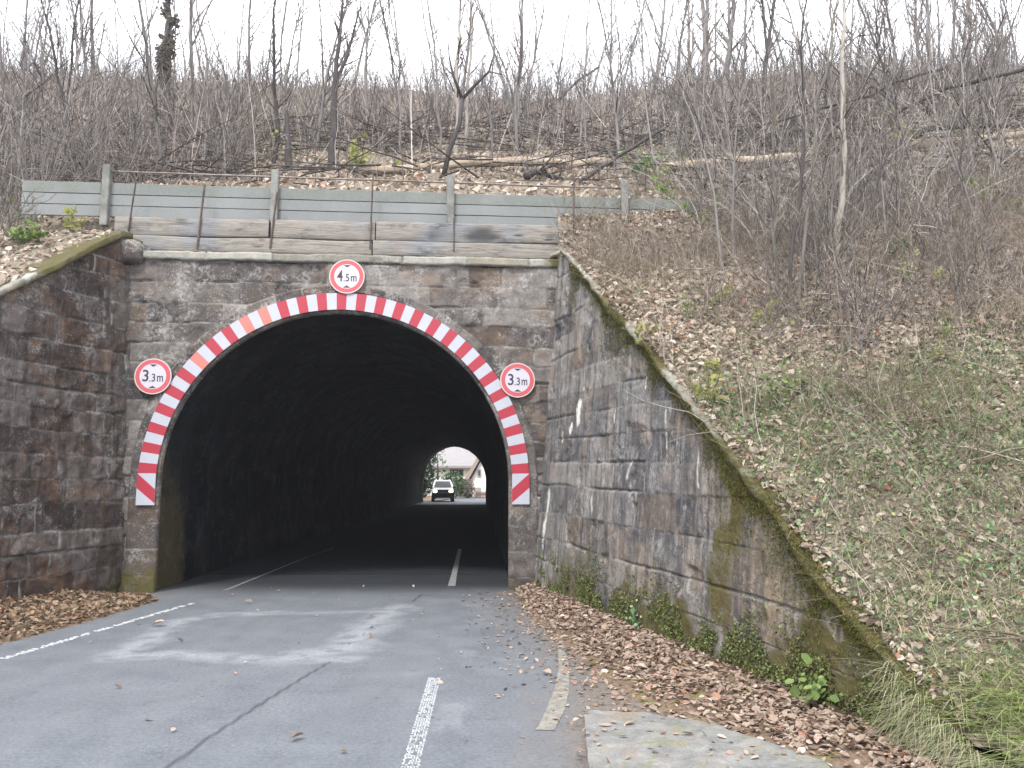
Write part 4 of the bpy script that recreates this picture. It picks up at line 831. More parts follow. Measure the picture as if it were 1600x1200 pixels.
# yellow and green sprigs
def sprig(px, py, name, label, h, n, mat, size=.07, spread=.35, grp=None):
    q = hit(px, py); t = thing(name, label, 'plant', tuple(q), grp); r = np.random.default_rng(int(px*7+py))
    P, R = stems(np.repeat(q[None], n, 0), vnorm(r.normal(0, spread, (n, 3))+np.array([0, 0, 1.])), r.uniform(.5, 1., n)*h, np.full(n, .006), 6, .12, .04, r)
    V, f = tubes(P, R, 4); part('stems', V, f, M['bark'], t)
    idx = r.integers(0, n, n*14); k = r.uniform(.3, 1, n*14)*4.99; ki = k.astype(int); fr = (k-ki)[:, None]
    LP = P[idx, ki]*(1-fr)+P[idx, ki+1]*fr+r.normal(0, h*.06, (n*14, 3)); V, f = leaves(LP, size, None, .9, r); part('leaves', V, f, mat, t, smooth=False)
sprig(552, 272, 'leafy_shrub', 'bright yellow green leafy sprig behind the rail, largest of those near the pale log', .95, 12, M['yellow'], .13, .4)
sprig(622, 272, 'leafy_shrub', 'small yellow green sprig beside the left end of the pale log', .45, 7, M['yellow'], .11, .5)
sprig(1405, 405, 'leafy_shrub', 'bright green leafy clump among saplings on the upper right bank', .5, 16, M['green'], .075, .5)
sprig(1000, 290, 'leafy_shrub', 'green creeper leaves above the right end of the fence', .9, 10, M['herb'], .12, .4)
sprig(1255, 620, 'leafy_shrub', 'pale green sprout in the middle of the right bank', .4, 10, M['green'], .06, .6)
sprig(40, 380, 'leafy_shrub', 'green weed on the left bank above the left coping', .5, 14, M['green'], .09, .7)
sprig(395, 235, 'leafy_shrub', 'thin sprig with a few yellow leaves left of the timber shrub above the fence', 1.3, 5, M['yellow'], .10, .4)
sprig(1430, 250, 'leafy_shrub', 'loose yellow leaved shrub at the upper right edge of the wood', 1.6, 12, M['yellow'], .10, .5)
sprig(1130, 480, 'leafy_shrub', 'small yellow leaved plant near the top of the right wall', .4, 6, M['yellow'], .06, .5)
sprig(190, 330, 'leafy_shrub', 'trailing green plant at the left end of the slab fence', .4, 8, M['herb'], .09, .8)
rs = np.random.default_rng(77)
for i in range(26):
    px_, py_ = (rs.uniform(1000, 1590), rs.uniform(400, 700)) if i < 12 else (rs.uniform(1020, 1590), rs.uniform(170, 400)) if i < 20 else (rs.uniform(0, 520), rs.uniform(120, 260)) if i < 24 else (rs.uniform(0, 120), rs.uniform(320, 420))
    rgn = 'the right bank' if i < 12 else 'the upper right slope' if i < 20 else 'the wood left of the middle' if i < 24 else 'the left bank'
    sprig(px_, py_, 'leafy_shoot', 'one of several small yellow green leafy shoots scattered on '+rgn, rs.uniform(.3, .6)*(1 if i < 12 else 2.2), 5, M['yellow'] if rs.random() < .5 else M['green'], .055 if i < 12 else .09, .6, 'leafy shoots scattered on '+rgn)
# ferns and ivy at the base of the right wall
for (px, py, lb) in ((965, 935, 'ivy tuft at the wall foot nearest the tunnel'), (1010, 975, 'ivy tuft at the wall foot beside the dark hole'), (1285, 1095, 'bright green seedling at the foot of the right wall near the lower right corner')):
    q = gz(px, py, .12); q = np.array([q[0]-.02, q[1], .1]); t = thing('wall_plant', lb, 'plant', tuple(q)); r = np.random.default_rng(px)
    n = 60; LP = q+np.abs(r.normal(0, 1, (n, 3)))*np.array([0, 0, .10])+r.normal(0, .07, (n, 3))*np.array([1, 1, .3])+np.array([-.05, 0, .02]); V, f = leaves(LP, .06, vnorm(RN+np.array([0, 0, .8])), .5, r, .9, .2); part('leaves', V, f, M['herb'] if px < 1200 else M['green'], t, smooth=False)

# ------------------------------------------------------------------ trees
def make_tree(name, label, base, top, w_, mat, nb=14, twl=.34, m2=3, group=None, seed=0, fork=0, kids=True, leafy=None, cat_='tree', wander=.018):
    """base, top world points; thin bare woodland tree: trunk + branches"""
    r = np.random.default_rng(seed+int(abs(base[0])*100)); base = np.array(base, float); top = np.array(top, float); t = thing(name, label, cat_, tuple(base), group)
    K = 14; tt = np.linspace(0, 1, K)[:, None]; L = np.linalg.norm(top-base); wb = np.cumsum(r.normal(0, wander, (K, 3)), 0)*L*.35; wb -= wb[:1]+(wb[-1:]-wb[:1])*tt
    P = base+(top-base)*tt+wb; P[0, 2] -= .15; R = w_*(1-.72*tt[:, 0]); R[0] *= 1.35
    ps = [P[None]]; rs = [R[None]]
    if fork:
        for _ in range(fork):
            k = r.integers(2, 7); d = vnorm((P[k+1]-P[k])+r.normal(0, .22, 3)*np.array([1, .5, .2])*L/K); a, b = stems(P[k][None], d[None], np.array([L*(1-k/K)*.95]), np.array([R[k]*.8]), K, .05, .03, r); ps.append(a); rs.append(b)
    P_ = np.concatenate(ps); R_ = np.concatenate(rs); V, f = tubes(P_, R_, 7); part('trunk', V, f, mat, t)
    s1 = spawn(P_, R_, nb, twl, .42, .22, .98, .75, r); a, b = stems(s1[0], s1[1], s1[2], np.maximum(s1[3], .004), 7, .10, .09, r); s2 = spawn(a, b, m2, .5, .55, .2, 1, .7, r); a2, b2 = stems(s2[0], s2[1], s2[2], np.maximum(s2[3], .003), 5, .14, .06, r)
    V, f = cat([tubes(a, b, 4), tubes(a2, b2, 3)]); part('branches', V, f, M['twig'], t)
    if leafy:
        mt, nl, sz, lo = leafy; idx = r.integers(0, len(a2), nl); k = r.integers(0, 5, nl); LP = a2[idx, k]+r.normal(0, .08, (nl, 3)); V, f = leaves(LP, sz, None, .9, r); part('foliage', V, f, mt, t, smooth=False)
    return t
BK = {'g': 'bark', 'd': 'bark_dark', 'p': 'bark_pale', 'm': 'bark_moss'}
T = [ # base px, base py, top px, (at) top py, width px, bark, fork, label
 (32, 262, 42, 0, 6, 'g', 1, 'grey tree at the far left edge rising above the left end of the fence'),
 (118, 262, 72, 0, 7, 'd', 1, 'dark curving tree second from the left edge of the wood'),
 (150, 120, 148, 18, 9, 'd', 0, 'short dark dead stub on the skyline left of the leafy trunk'),
 (205, 265, 238, 0, 4, 'g', 0, 'thin tree just left of the dark leafy trunk'),
 (318, 262, 312, 0, 5, 'g', 1, 'thin grey tree right of the dark leafy trunk'),
 (428, 255, 430, 60, 9, 'd', 1, 'dark upright trunk behind the second fence post'),
 (452, 262, 448, 172, 15, 'd', 0, 'thick broken dark stump behind the second fence post'),
 (520, 262, 532, 60, 14, 'd', 1, 'dark broad based shrubby tree left of the yellow sprig'),
 (625, 258, 614, 0, 5, 'g', 0, 'slender grey tree right of the yellow sprig'),
 (688, 262, 664, 0, 5, 'g', 1, 'slender tree with ascending limbs left of the forked dark tree'),
 (712, 240, 724, 0, 9, 'p', 0, 'pale straight trunk, left one of the close pair above the third fence post'),
 (726, 235, 735, 0, 7, 'p', 0, 'pale straight trunk, right one of the close pair above the third fence post'),
 (806, 250, 815, 0, 7, 'g', 2, 'multi stemmed tree above the middle of the pale log'),
 (822, 200, 848, 0, 5, 'g', 1, 'leaning slender tree right of the multi stemmed one'),
 (965, 270, 955, 0, 6, 'g', 2, 'tree with upright limbs above the right end of the pale log'),
 (1010, 200, 1052, 0, 4, 'g', 1, 'thin leaning tree left of the smooth straight trunk'),
 (1078, 170, 1076, 0, 7, 'p', 0, 'smooth straight pale trunk left of the two thick dark trunks'),
 (1102, 160, 1095, 0, 14, 'g', 1, 'thickest dark trunk on the skyline right of the middle'),
 (1132, 158, 1143, 0, 13, 'g', 1, 'thick forked trunk next to the thickest dark one'),
 (1160, 158, 1166, 0, 7, 'g', 0, 'thin trunk just right of the thick forked trunk'),
 (1193, 165, 1207, 0, 10, 'd', 1, 'dark trunk leaning right between thin ones on the skyline'),
 (1232, 470, 1253, 0, 7, 'd', 0, 'tall thin dark sapling crossing the whole right bank up to the sky'),
 (1246, 472, 1299, 40, 6, 'm', 0, 'leaning thin sapling of the mossy clump on the right bank'),
 (1216, 462, 1205, 130, 8, 'm', 0, 'pale sapling of the mossy clump on the right bank, leaning left'),
 (1306, 396, 1318, 0, 12, 'p', 0, 'pale thick sapling trunk with a mossy foot on the right bank'),
 (1298, 400, 1301, 0, 5, 'g', 0, 'thin stem close beside the pale thick sapling trunk'),
 (1436, 130, 1432, 0, 7, 'g', 1, 'first of the tall trunks on the skyline at the upper right'),
 (1456, 130, 1452, 0, 5, 'g', 0, 'thin trunk beside the first tall one at the upper right'),
 (1518, 135, 1512, 0, 8, 'g', 1, 'thick trunk with burrs on the skyline near the right edge'),
 (1562, 135, 1560, 0, 6, 'g', 1, 'last tall trunk on the skyline before the right edge'),
 (1375, 150, 1368, 0, 5, 'g', 1, 'thin trunk on the skyline above the yellow leaved shrub'),
 (1528, 265, 1535, 105, 7, 'd', 0, 'dark crooked small tree rooted behind the long dark fallen trunks'),
 (768, 262, 762, 0, 4, 'g', 0, 'very thin grey tree above the third bay of the fence'),
 (905, 262, 918, 20, 4, 'g', 1, 'very thin grey tree above the fourth fence bay'),
 (575, 220, 568, 0, 5, 'g', 1, 'slim tree on the slope just above the yellow sprig'),
 (372, 262, 380, 0, 4, 'g', 1, 'slim tree between the leafy trunk and the dark stump'),
]
for (bx, by, tx, ty, wp, bk, fk, lb) in T:
    b = hit(bx, by); w_ = wp/F*b[1]/2*.95; tp = aty(tx, ty, b[1]+.0)
    if ty <= 60 and by-ty > 90: tp = b+(tp-b)*1.35
    make_tree('bare_tree' if wp > 3 else 'sapling', lb, b, tp, w_, M[BK[bk]], nb=4 if 'stub' in lb or 'stump' in lb else 20, twl=.1 if ('stub' in lb or 'stump' in lb) else .26, fork=fk, seed=int(bx))
b = hit(262, 215); make_tree('ivy_tree', 'tree with dark clinging leaves all along its trunk near the upper left', b, aty(262, -60, b[1]), .16, M['bark_dark'], nb=34, twl=.11, m2=4, seed=3, leafy=(M['dead_leaf'], 1500, .15, 0))
# forked dark tree
b = hit(692, 275); t = thing('bare_tree', 'small dark forked tree with a wide Y crown above the third fence post', 'tree', tuple(b)); k1 = aty(718, 195, b[1]); k2 = aty(722, 155, b[1])
mb = MB(); mb.tube([b-np.array([0, 0, .1]), aty(702, 235, b[1]), k1, k2], [.07, .06, .055, .05], 8); mb.build('trunk', M['bark_dark'], t, smooth=True)
mb = MB(); mb.tube([k2, aty(745, 130, b[1]+.1), aty(764, 112, b[1]), aty(772, 84, b[1])], [.045, .04, .03, .012], 7); mb.tube([aty(764, 112, b[1]), aty(790, 118, b[1]-.3)], [.02, .008], 5)
mb.tube([k2, aty(708, 118, b[1]-.2), aty(702, 90, b[1]-.2), aty(700, 62, b[1])], [.04, .03, .02, .01], 7); mb.tube([aty(708, 118, b[1]-.2), aty(690, 100, b[1])], [.02, .008], 5); mb.build('limbs', M['bark_dark'], t, smooth=True)

YLOG0 = hit(810, 250)[1]
# sapling prototypes and copies
def proto(name, kind, seed):
    r = np.random.default_rng(seed); t = thing(name, 'x', 'sapling', (0, 0, 0)); o = np.zeros(3); tw = .0055
    if kind == 'pole': n, h, w_, spr = 1, 5.6, .036, .06
    elif kind == 'clump': n, h, w_, spr = 5, 3.6, .022, .20
    elif kind == 'bush': n, h, w_, spr = 12, 1.7, .010, .5
    else: n, h, w_, spr = 9, 2.7, .011, .75
    P, R = stems(np.repeat(o[None], n, 0)+r.normal(0, .05*(n > 1), (n, 3))*np.array([1, 1, 0])-np.array([0, 0, .1]), vnorm(r.normal(0, spr, (n, 3))+np.array([0, 0, 1.])), r.uniform(.6, 1.15, n)*h, r.uniform(.6, 1.2, n)*w_, 9, .07 if kind != 'tangle' else .14, .03 if kind != 'tangle' else -.10, r, .2)
    V, f = tubes(P, R, 5); part('stems', V, f, M['bark'] if kind != 'tangle' else M['ptwig'], t)
    s1 = spawn(P, R, {'pole': 22, 'clump': 9, 'bush': 5, 'tangle': 7}[kind], {'pole': .22, 'clump': .28, 'bush': .4, 'tangle': .35}[kind], .5, .2, 1, .7, r); a, b = stems(s1[0], s1[1], s1[2], np.maximum(s1[3], .006), 6, .13, .07, r, .5)
    s2 = spawn(a, b, 3, .5, .6, .2, 1, .7, r); a2, b2 = stems(s2[0], s2[1], s2[2], np.maximum(s2[3], .0045), 4, .16, .04, r, .6)
    V, f = cat([tubes(a, b, 3), tubes(a2, b2, 3)]); part('twigs', V, f, M['twig'] if kind != 'tangle' else M['ptwig'], t); return t
protos = {k: [proto({'pole': 'sapling', 'clump': 'coppice_shrub', 'bush': 'twiggy_bush', 'tangle': 'bramble'}[k], k, 100+i+j*10) for i in range(5)] for j, k in enumerate(('pole', 'clump', 'bush', 'tangle'))}
used = set()
def place(kind, p, s, label, group, catn):
    pr = protos[kind][rng.integers(0, 5)]
    if pr.name in used:
        t = pr.copy(); col.objects.link(t)
        for c in pr.children: d = c.copy(); col.objects.link(d); d.parent = t
    else: t = pr; used.add(pr.name)
    t.location = p; t.rotation_euler = (rng.normal(0, .07), rng.normal(0, .09), rng.uniform(0, 6.28)); t.scale = (s, s, s*rng.uniform(.85, 1.2)); t['label'] = label; t['category'] = catn; t['group'] = group
def scatter(kind, n, x0, x1, y0, y1, s0, s1, label, group, catn):
    c = 0
    while c < n:
        y = y0+(y1-y0)*rng.random()**1.2; x = rng.uniform(max(x0, -.68*y), min(x1, .68*y)) if min(x1, .68*y) > max(x0, -.68*y) else 0
        if not keep(np.array(x), np.array(y)) or (y < yf(x)+.4 and x < 3.2 and x > -8): continue
        if -6 < x < 4 and y < YLOG0+.3 and 'behind the' in label and rng.random() < .85: continue
        place(kind, (x, y, float(H(x, y))), rng.uniform(s0, s1), label, group, catn); c += 1
scatter('pole', 85, -26, 26, 17, 40, .5, 1.45, 'one of many thin bare saplings in the wood behind the slab fence', 'thin saplings in the wood behind the fence', 'sapling')
scatter('pole', 30, -26, 26, 27, 38.5, 1.35, 2.1, 'one of many tall slender trunks standing against the sky on the hilltop', 'tall slender trunks on the skyline', 'tree')
scatter('clump', 55, -26, 26, 18.5, 40, .6, 1.2, 'one of many bare many stemmed shrubs in the wood behind the slab fence', 'many stemmed shrubs in the wood behind the fence', 'shrub')
scatter('bush', 50, -26, 26, 17.5, 34, .8, 1.5, 'one of many low twiggy bushes in the wood behind the slab fence', 'low bushes in the wood behind the fence', 'bush')
scatter('pole', 24, 3.2, 14, 12.0, 18, .4, 1.0, 'one of many thin bare saplings on the right bank', 'thin saplings on the right bank', 'sapling')
scatter('clump', 16, 3.2, 14, 12.8, 16.3, .5, .95, 'one of many bare many stemmed shrubs on the right bank', 'many stemmed shrubs on the right bank', 'shrub')
scatter('bush', 46, 2.2, 14, 9, 17, .35, .9, 'one of many low twiggy bushes on the right bank', 'low bushes on the right bank', 'bush')
scatter('tangle', 26, 3.0, 13, 12.6, 17.5, .55, 1.05, 'one of many pale arching brambles tangled over the upper right bank', 'pale arching brambles on the right bank', 'bramble')
scatter('tangle', 14, -20, 20, 18.5, 26, .7, 1.2, 'one of many pale arching brambles in the wood behind the slab fence', 'pale arching brambles behind the fence', 'bramble')
scatter('bush', 12, -14, -7.3, 11.5, 16, .5, 1., 'one of many low twiggy bushes on the left bank', 'low bushes on the left bank', 'bush')
scatter('clump', 7, -14, -8.5, 14, 17, .5, .9, 'one of several bare shrubs beyond the left end of the fence', 'bare shrubs on the left bank', 'shrub')
for k in protos:
    for pr in protos[k]:
        if pr.name not in used:
            for c in list(pr.children): bpy.data.objects.remove(c)
            bpy.data.objects.remove(pr)

YLOG = hit(810, 250)[1]; pass
def clear(P):
    k = ~((P[:, 1] < YLOG+.25) & (P[:, 0] > -7) & (P[:, 0] < 4.5)) | (rng.random(len(P)) < .22); k &= ~((P[:, 1] < 20) & (P[:, 0] >= 4.5) & (rng.random(len(P)) < .6)); return P[k]
# thicket: the mass of fine brush over the hill (nobody could count it)
def hillpts(n, y0, y1, pw_=1.0):
    y = y0+(y1-y0)*rng.random(n)**pw_; x = rng.uniform(-.88, .88, n)*y; k = keep(x, y); x, y = x[k], y[k]; return np.stack([x, y, H(x, y)-.05], -1)
parts_ = []
P = clear(hillpts(4600, 17, 43)); n = len(P); a, b = stems(P, vnorm(rng.normal(0, .22, (n, 3))+np.array([0, 0, 1.])), rng.uniform(1.0, 3.4, n)*(1-.45*sstep(32, 40, P[:, 1])), rng.uniform(.007, .019, n), 5, .10, .02); parts_.append(tubes(a, b, 3))
s1 = spawn(a, b, 5, .4, .6, .15, 1, .8); a2, b2 = stems(s1[0], s1[1], s1[2], np.maximum(s1[3], .004), 4, .16, .05); parts_.append(tubes(a2, b2, 3))
P = clear(hillpts(10500, 15.2, 42)); n = len(P); a, b = stems(P, vnorm(rng.normal(0, .6, (n, 3))+np.array([0, 0, .8])), rng.uniform(.4, 1.6, n), rng.uniform(.004, .010, n), 4, .25, .0); parts_.append(tubes(a, b, 3))
P = hillpts(5200, 38, 44); n = len(P); a, b = stems(P, vnorm(rng.normal(0, .25, (n, 3))+np.array([0, 0, 1.])), rng.uniform(.4, 1.5, n), rng.uniform(.010, .018, n), 4, .15, .02); parts_.append(tubes(a, b, 3))
V, f = cat(parts_); stuff('thicket', V, f, M['thick'], 'grey brown mass of fine bare brush covering the hill behind the fence', 'brush')
# brushwood lying on the slope (dark dead branches)
P = clear(hillpts(2100, 16, 27)); n = len(P); az = rng.uniform(-.9, .9, n)+rng.integers(0, 2, n)*math.pi; a, b = stems(P+np.array([0, 0, .15])+rng.uniform(0, .4, (n, 1))*np.array([0, 0, 1.]), np.stack([np.cos(az), np.sin(az), rng.normal(.0, .16, n)], -1), rng.uniform(.8, 3.2, n), rng.uniform(.008, .03, n), 6, .08, -.01)
s1 = spawn(a, b, 3, .35, .5); a2, b2 = stems(s1[0], s1[1], s1[2], s1[3], 4, .2, .0); V, f = cat([tubes(a, b, 4), tubes(a2, b2, 3)]); stuff('brushwood', V, f, M['brushw'], 'dark fallen branches piled over the slope behind the fence', 'brushwood')

# fallen logs
def log(px_pts, r0, r1, mat, name, label, lift=.1, y=None, stubs=3, seed=0):
    r = random.Random(seed); q = hit(*px_pts[0]) if y is None else None; yy = y or q[1]; pts = [aty(px, py, yy+.15*i) for i, (px, py) in enumerate(px_pts)]
    pts2 = []
    for a, b in zip(pts[:-1], pts[1:]):
        for k in range(5): pts2.append(a+(b-a)*k/5+np.array([0, 0, r.uniform(-.02, .02)]))
    pts2.append(pts[-1]); n = len(pts2); t = thing(name, label, 'log', tuple(pts2[0])); mb = MB()
    mb.tube(pts2, [(r0+(r1-r0)*i/(n-1))*r.uniform(.9, 1.1) for i in range(n)], 10); mb.build('trunk', mat, t, smooth=True); mb = MB()
    for k in range(stubs):
        i = r.randrange(1, n-1); d = np.array([r.uniform(-.5, .5), r.uniform(-.3, .3), r.uniform(.2, .8)])*r.uniform(.4, 1.3); mb.tube([pts2[i], pts2[i]+d*.5, pts2[i]+d+np.array([.1, 0, .05])], [r0*.3, r0*.2, r0*.06], 6)
    if stubs: mb.build('branch_stubs', mat, t, smooth=True)
log([(538, 268), (640, 264), (720, 256), (810, 252), (900, 257), (985, 250)], .11, .12, M['log'], 'fallen_log', 'pale peeled fallen log lying along the slope behind the fence rail', seed=1, stubs=2)
log([(60, 252), (150, 256), (260, 250), (400, 252)], .10, .07, M['bark_pale'], 'fallen_log', 'grey brown fallen log behind the left part of the fence', seed=2)
log([(1040, 262), (1180, 250), (1300, 243), (1420, 228), (1600, 210)], .12, .08, M['log'], 'fallen_log', 'light brown fallen log half hidden under dark poles on the upper right slope', seed=3, y=16.9)
log([(1180, 262), (1290, 236), (1400, 228), (1450, 203), (1500, 197), (1640, 195)], .05, .065, M['bark_dark'], 'fallen_pole', 'long dark bent pole lying above the light brown log at the upper right', seed=4, y=16.7)
log([(1140, 290), (1250, 262), (1340, 235), (1410, 170), (1480, 138), (1640, 98)], .025, .05, M['bark_dark'], 'leaning_pole', 'long dark pole leaning up to the right edge under the skyline', seed=5, y=16.2, stubs=2)
log([(1180, 200), (1280, 170), (1360, 150), (1400, 128), (1480, 105)], .03, .03, M['bark_dark'], 'leaning_pole', 'thin dark pole leaning across the saplings at the upper right', seed=6, y=17.5, stubs=2)
log([(1150, 276), (1280, 272), (1400, 246), (1600, 236)], .05, .04, M['bark'], 'fallen_pole', 'grey pole lying under the light brown log at the upper right', seed=7, y=16.4)
log([(1000, 212), (1150, 203), (1260, 205), (1400, 215)], .05, .04, M['bark_dark'], 'fallen_pole', 'dark pole lying on the slope above the light brown log', seed=8, y=23)
log([(880, 300), (930, 268), (985, 232), (1040, 200)], .05, .03, M['bark_dark'], 'leaning_pole', 'dark pole leaning over the right end of the pale log', seed=9, y=16.5, stubs=2)
log([(830, 195), (905, 125), (935, 105)], .05, .04, M['bark_dark'], 'leaning_pole', 'dark pole leaning on the slope above the middle of the pale log', seed=10, stubs=1)
log([(822, 276), (835, 268), (850, 272), (880, 280)], .10, .04, M['bark_dark'], 'burnt_stump', 'blackened stump lying below the pale log', seed=11, y=17.2, stubs=6)
log([(1425, 712), (1380, 690), (1500, 735), (1560, 800)][0:1]+[(1500, 735), (1545, 790)], .02, .03, M['bark_pale'], 'fallen_branch', 'pale dead branch lying down the right bank', seed=12, y=9.3, stubs=5)
log([(1170, 440), (1195, 365), (1230, 310)], .008, .016, M['bark_pale'], 'dead_branch', 'bleached dead branch leaning on the right bank below the saplings', seed=13, y=13.2, stubs=3)
log([(1030, 225), (1060, 260), (1100, 330), (1130, 400)], .008, .02, M['bark_pale'], 'dead_branch', 'pale arching dead branch over the right end of the slab fence', seed=14, y=14.6, stubs=5)

# ------------------------------------------------------------------ beyond the tunnel: car, houses, garden
def simple(name, c, rough=.8, spec=.3, emit=None, metal=0):
    m = Mat(name, rough, spec); m.set('Base Color', m.mix(m.ramp(m.noise(3, 4), [(.4, 0.), (.7, .3)]), c, tuple(x*.75 for x in c))); m.b.inputs['Metallic'].default_value = metal
    if emit: m.b.inputs['Emission Color'].default_value = (*emit[0], 1); m.b.inputs['Emission Strength'].default_value = emit[1]
    return m.m
M['carwhite'] = simple('car_white', (.72, .72, .70), .3, .5); M['carblack'] = simple('car_black', (.015, .015, .018), .45, .4); M['glass'] = simple('dark_glass', (.03, .035, .04), .12, .5)
M['head'] = simple('headlamp', (.9, .85, .7), .3, .5, ((1, .88, .62), 9)); M['silver'] = simple('silver_trim', (.6, .6, .6), .35, .5); M['tyre'] = simple('tyre', (.02, .02, .02), .9)
M['render'] = simple('house_render', (.70, .70, .67)); M['tiles'] = simple('roof_tiles', (.26, .235, .24)); M['browntiles'] = simple('brown_tiles', (.28, .22, .18)); M['wframe'] = simple('window_frame_paint', (.3, .28, .26)); M['gatebrown'] = simple('brown_wood', (.15, .09, .07))
m = Mat('roof_rows', .9, .2); mpv = m.mapv((1, 1, 1)); wv = m.t.nodes.new('ShaderNodeTexWave'); wv.inputs['Scale'].default_value = 1.6; wv.bands_direction = 'Z'; m.t.links.new(mpv, wv.inputs['Vector'])
m.set('Base Color', m.mix(m.math('MULTIPLY', wv.outputs['Fac'], .5), m.mix(m.noise(1.5, 4), (.25, .24, .25), (.19, .185, .195)), (.31, .30, .31))); M['rooft'] = m.m

cxp = aty(692, 787, 69.5); cx_, cyy = float(cxp[0]), 69.5
car = thing('car', 'white off road car with lit headlamps driving towards the far tunnel mouth', 'car', (cx_, cyy, 0))
def prof(mb, secs, m=0, close=True):
    """loft of closed cross sections (list of lists of points)"""
    n = len(secs[0]); V = [p for s_ in secs for p in s_]; Fs = [(i*n+k, i*n+(k+1) % n, (i+1)*n+(k+1) % n, (i+1)*n+k) for i in range(len(secs)-1) for k in range(n)]
    Fs += [tuple(range(n))[::-1], tuple(range((len(secs)-1)*n, len(secs)*n))]; mb.add(V, Fs, m)
def sec(y, z0, z1, w0, w1, cr=.12):
    return [(cx_+x, cyy+y, z) for x, z in ((-w0+.05, z0), (w0-.05, z0), (w0, z0+.08), (w0, (z0+z1)/2), (w1, z1-cr), (w1-cr, z1), (-w1+cr, z1), (-w1, z1-cr), (-w0, (z0+z1)/2), (-w0, z0+.08))]
mb = MB(); prof(mb, [sec(.0, .42, 1.02, .86, .82), sec(.08, .36, 1.12, .93, .88), sec(.9, .35, 1.2, .96, .90), sec(1.25, .35, 1.22, .96, .92), sec(4.3, .35, 1.2, .96, .92), sec(4.6, .42, 1.1, .92, .86)]); body = mb.build('body', M['carwhite'], car, smooth=False)
mb = MB(); prof(mb, [sec(1.2, 1.15, 1.25, .86, .86, .03), sec(1.75, 1.15, 1.84, .86, .68, .08), sec(2.2, 1.15, 1.88, .86, .70, .08), sec(4.2, 1.15, 1.86, .86, .70, .08), sec(4.5, 1.15, 1.3, .84, .8, .05)]); mb.build('cabin', M['carwhite'], car)
mb = MB(); mb.add([(cx_-.76, cyy+1.14, 1.27), (cx_+.76, cyy+1.14, 1.27), (cx_+.62, cyy+1.62, 1.79), (cx_-.62, cyy+1.62, 1.79)], [(0, 1, 2, 3)]); mb.add([(cx_-.8, cyy+1.20, 1.24), (cx_+.8, cyy+1.20, 1.24), (cx_+.8, cyy+1.24, 1.27), (cx_-.8, cyy+1.24, 1.27)], [(0, 1, 2, 3)]); mb.build('windscreen', M['glass'], car)
for sg in (-1, 1):
    mb = MB(); mb.add([(cx_+sg*.868, cyy+1.5, 1.3), (cx_+sg*.868, cyy+4.1, 1.3), (cx_+sg*.78, cyy+3.9, 1.7), (cx_+sg*.78, cyy+1.9, 1.7)], [(0, 1, 2, 3)]); mb.build('side_window', M['glass'], car)
    mb = MB(); mb.tube([(cx_+sg*.66, cyy-.02, .93), (cx_+sg*.66, cyy-.07, .93)], [.135, .115], 20); mb.build('headlight', M['head'], car)
    mb = MB(); mb.frame((cx_+sg*1.03, cyy+1.45, 1.27), (1, 0, 0), (0, 1, 0), (0, 0, 1), .12, .07, .08, 0, .03); mb.build('mirror', M['carblack'], car)
    for y_ in (.85, 3.6):
        mb = MB(); mb.tube([(cx_+sg*.72, cyy+y_, .38), (cx_+sg*.98, cyy+y_, .38)], .38, 24); wh = mb.build('wheel', M['tyre'], car); mb = MB(); mb.tube([(cx_+sg*.975, cyy+y_, .38), (cx_+sg*.99, cyy+y_, .38)], .22, 16); o_ = mb.build('rim', M['silver'], wh)
mb = MB(); mb.box(cx_-.54, cx_+.54, cyy-.04, cyy+.05, .80, 1.06, 0, .02); mb.build('grille', M['carblack'], car)
mb = MB(); mb.box(cx_-.97, cx_+.97, cyy-.10, cyy+.4, .26, .84, 0, .05); mb.build('bumper', M['carblack'], car)
mb = MB(); mb.box(cx_-.6, cx_+.6, cyy-.14, cyy-.08, .24, .36, 0, .02); mb.build('skid_plate', M['silver'], car); car.rotation_euler = (0, 0, .095)

def rect(mb, a, b, y, m=0, th=.1): mb.box(min(a[0], b[0]), max(a[0], b[0]), y-th, y+th, min(a[2], b[2]), max(a[2], b[2]), m)
# long house with the big roof
Yh = 100.; e0 = aty(640, 728, Yh); e1 = aty(748, 728, Yh)
hA = thing('house', 'white house with a large grey tiled roof and a wide window beyond the tunnel', 'house', (float((e0[0]+e1[0])/2), Yh, 0))
mb = MB(); mb.box(e0[0]-6, e1[0]+4, Yh, Yh+9, 0, e0[2]+.1); mb.build('wall', M['render'], hA)
mb = MB(); x0, x1 = e0[0]-6.5, e1[0]+4.4; ze = e0[2]; mb.add([(x0, Yh-.9, ze), (x1, Yh-.9, ze), (x1, Yh+4.5, ze+6.2), (x0, Yh+4.5, ze+6.2), (x0, Yh+9.9, ze), (x1, Yh+9.9, ze), (x0, Yh-.9, ze-.25), (x1, Yh-.9, ze-.25), (x0, Yh+9.9, ze-.25), (x1, Yh+9.9, ze-.25)], [(0, 1, 2, 3), (3, 2, 5, 4), (6, 7, 1, 0), (8, 4, 5, 9), (6, 8, 9, 7), (0, 3, 4, 8, 6), (1, 7, 9, 5, 2)]); mb.build('roof', M['rooft'], hA)
a, b = aty(703, 733, Yh), aty(724, 744.5, Yh); wn = MB(); rect(wn, a, b, Yh-.02, 0, .06); fr_ = wn.build('window', M['wframe'], hA); mb = MB()
for k in range(3): xa = a[0]+(b[0]-a[0])*(k/3+.03); xb = a[0]+(b[0]-a[0])*((k+1)/3-.03); mb.box(xa, xb, Yh-.11, Yh-.085, b[2]+.1, a[2]-.1)
mb.build('pane', M['glass'], fr_)
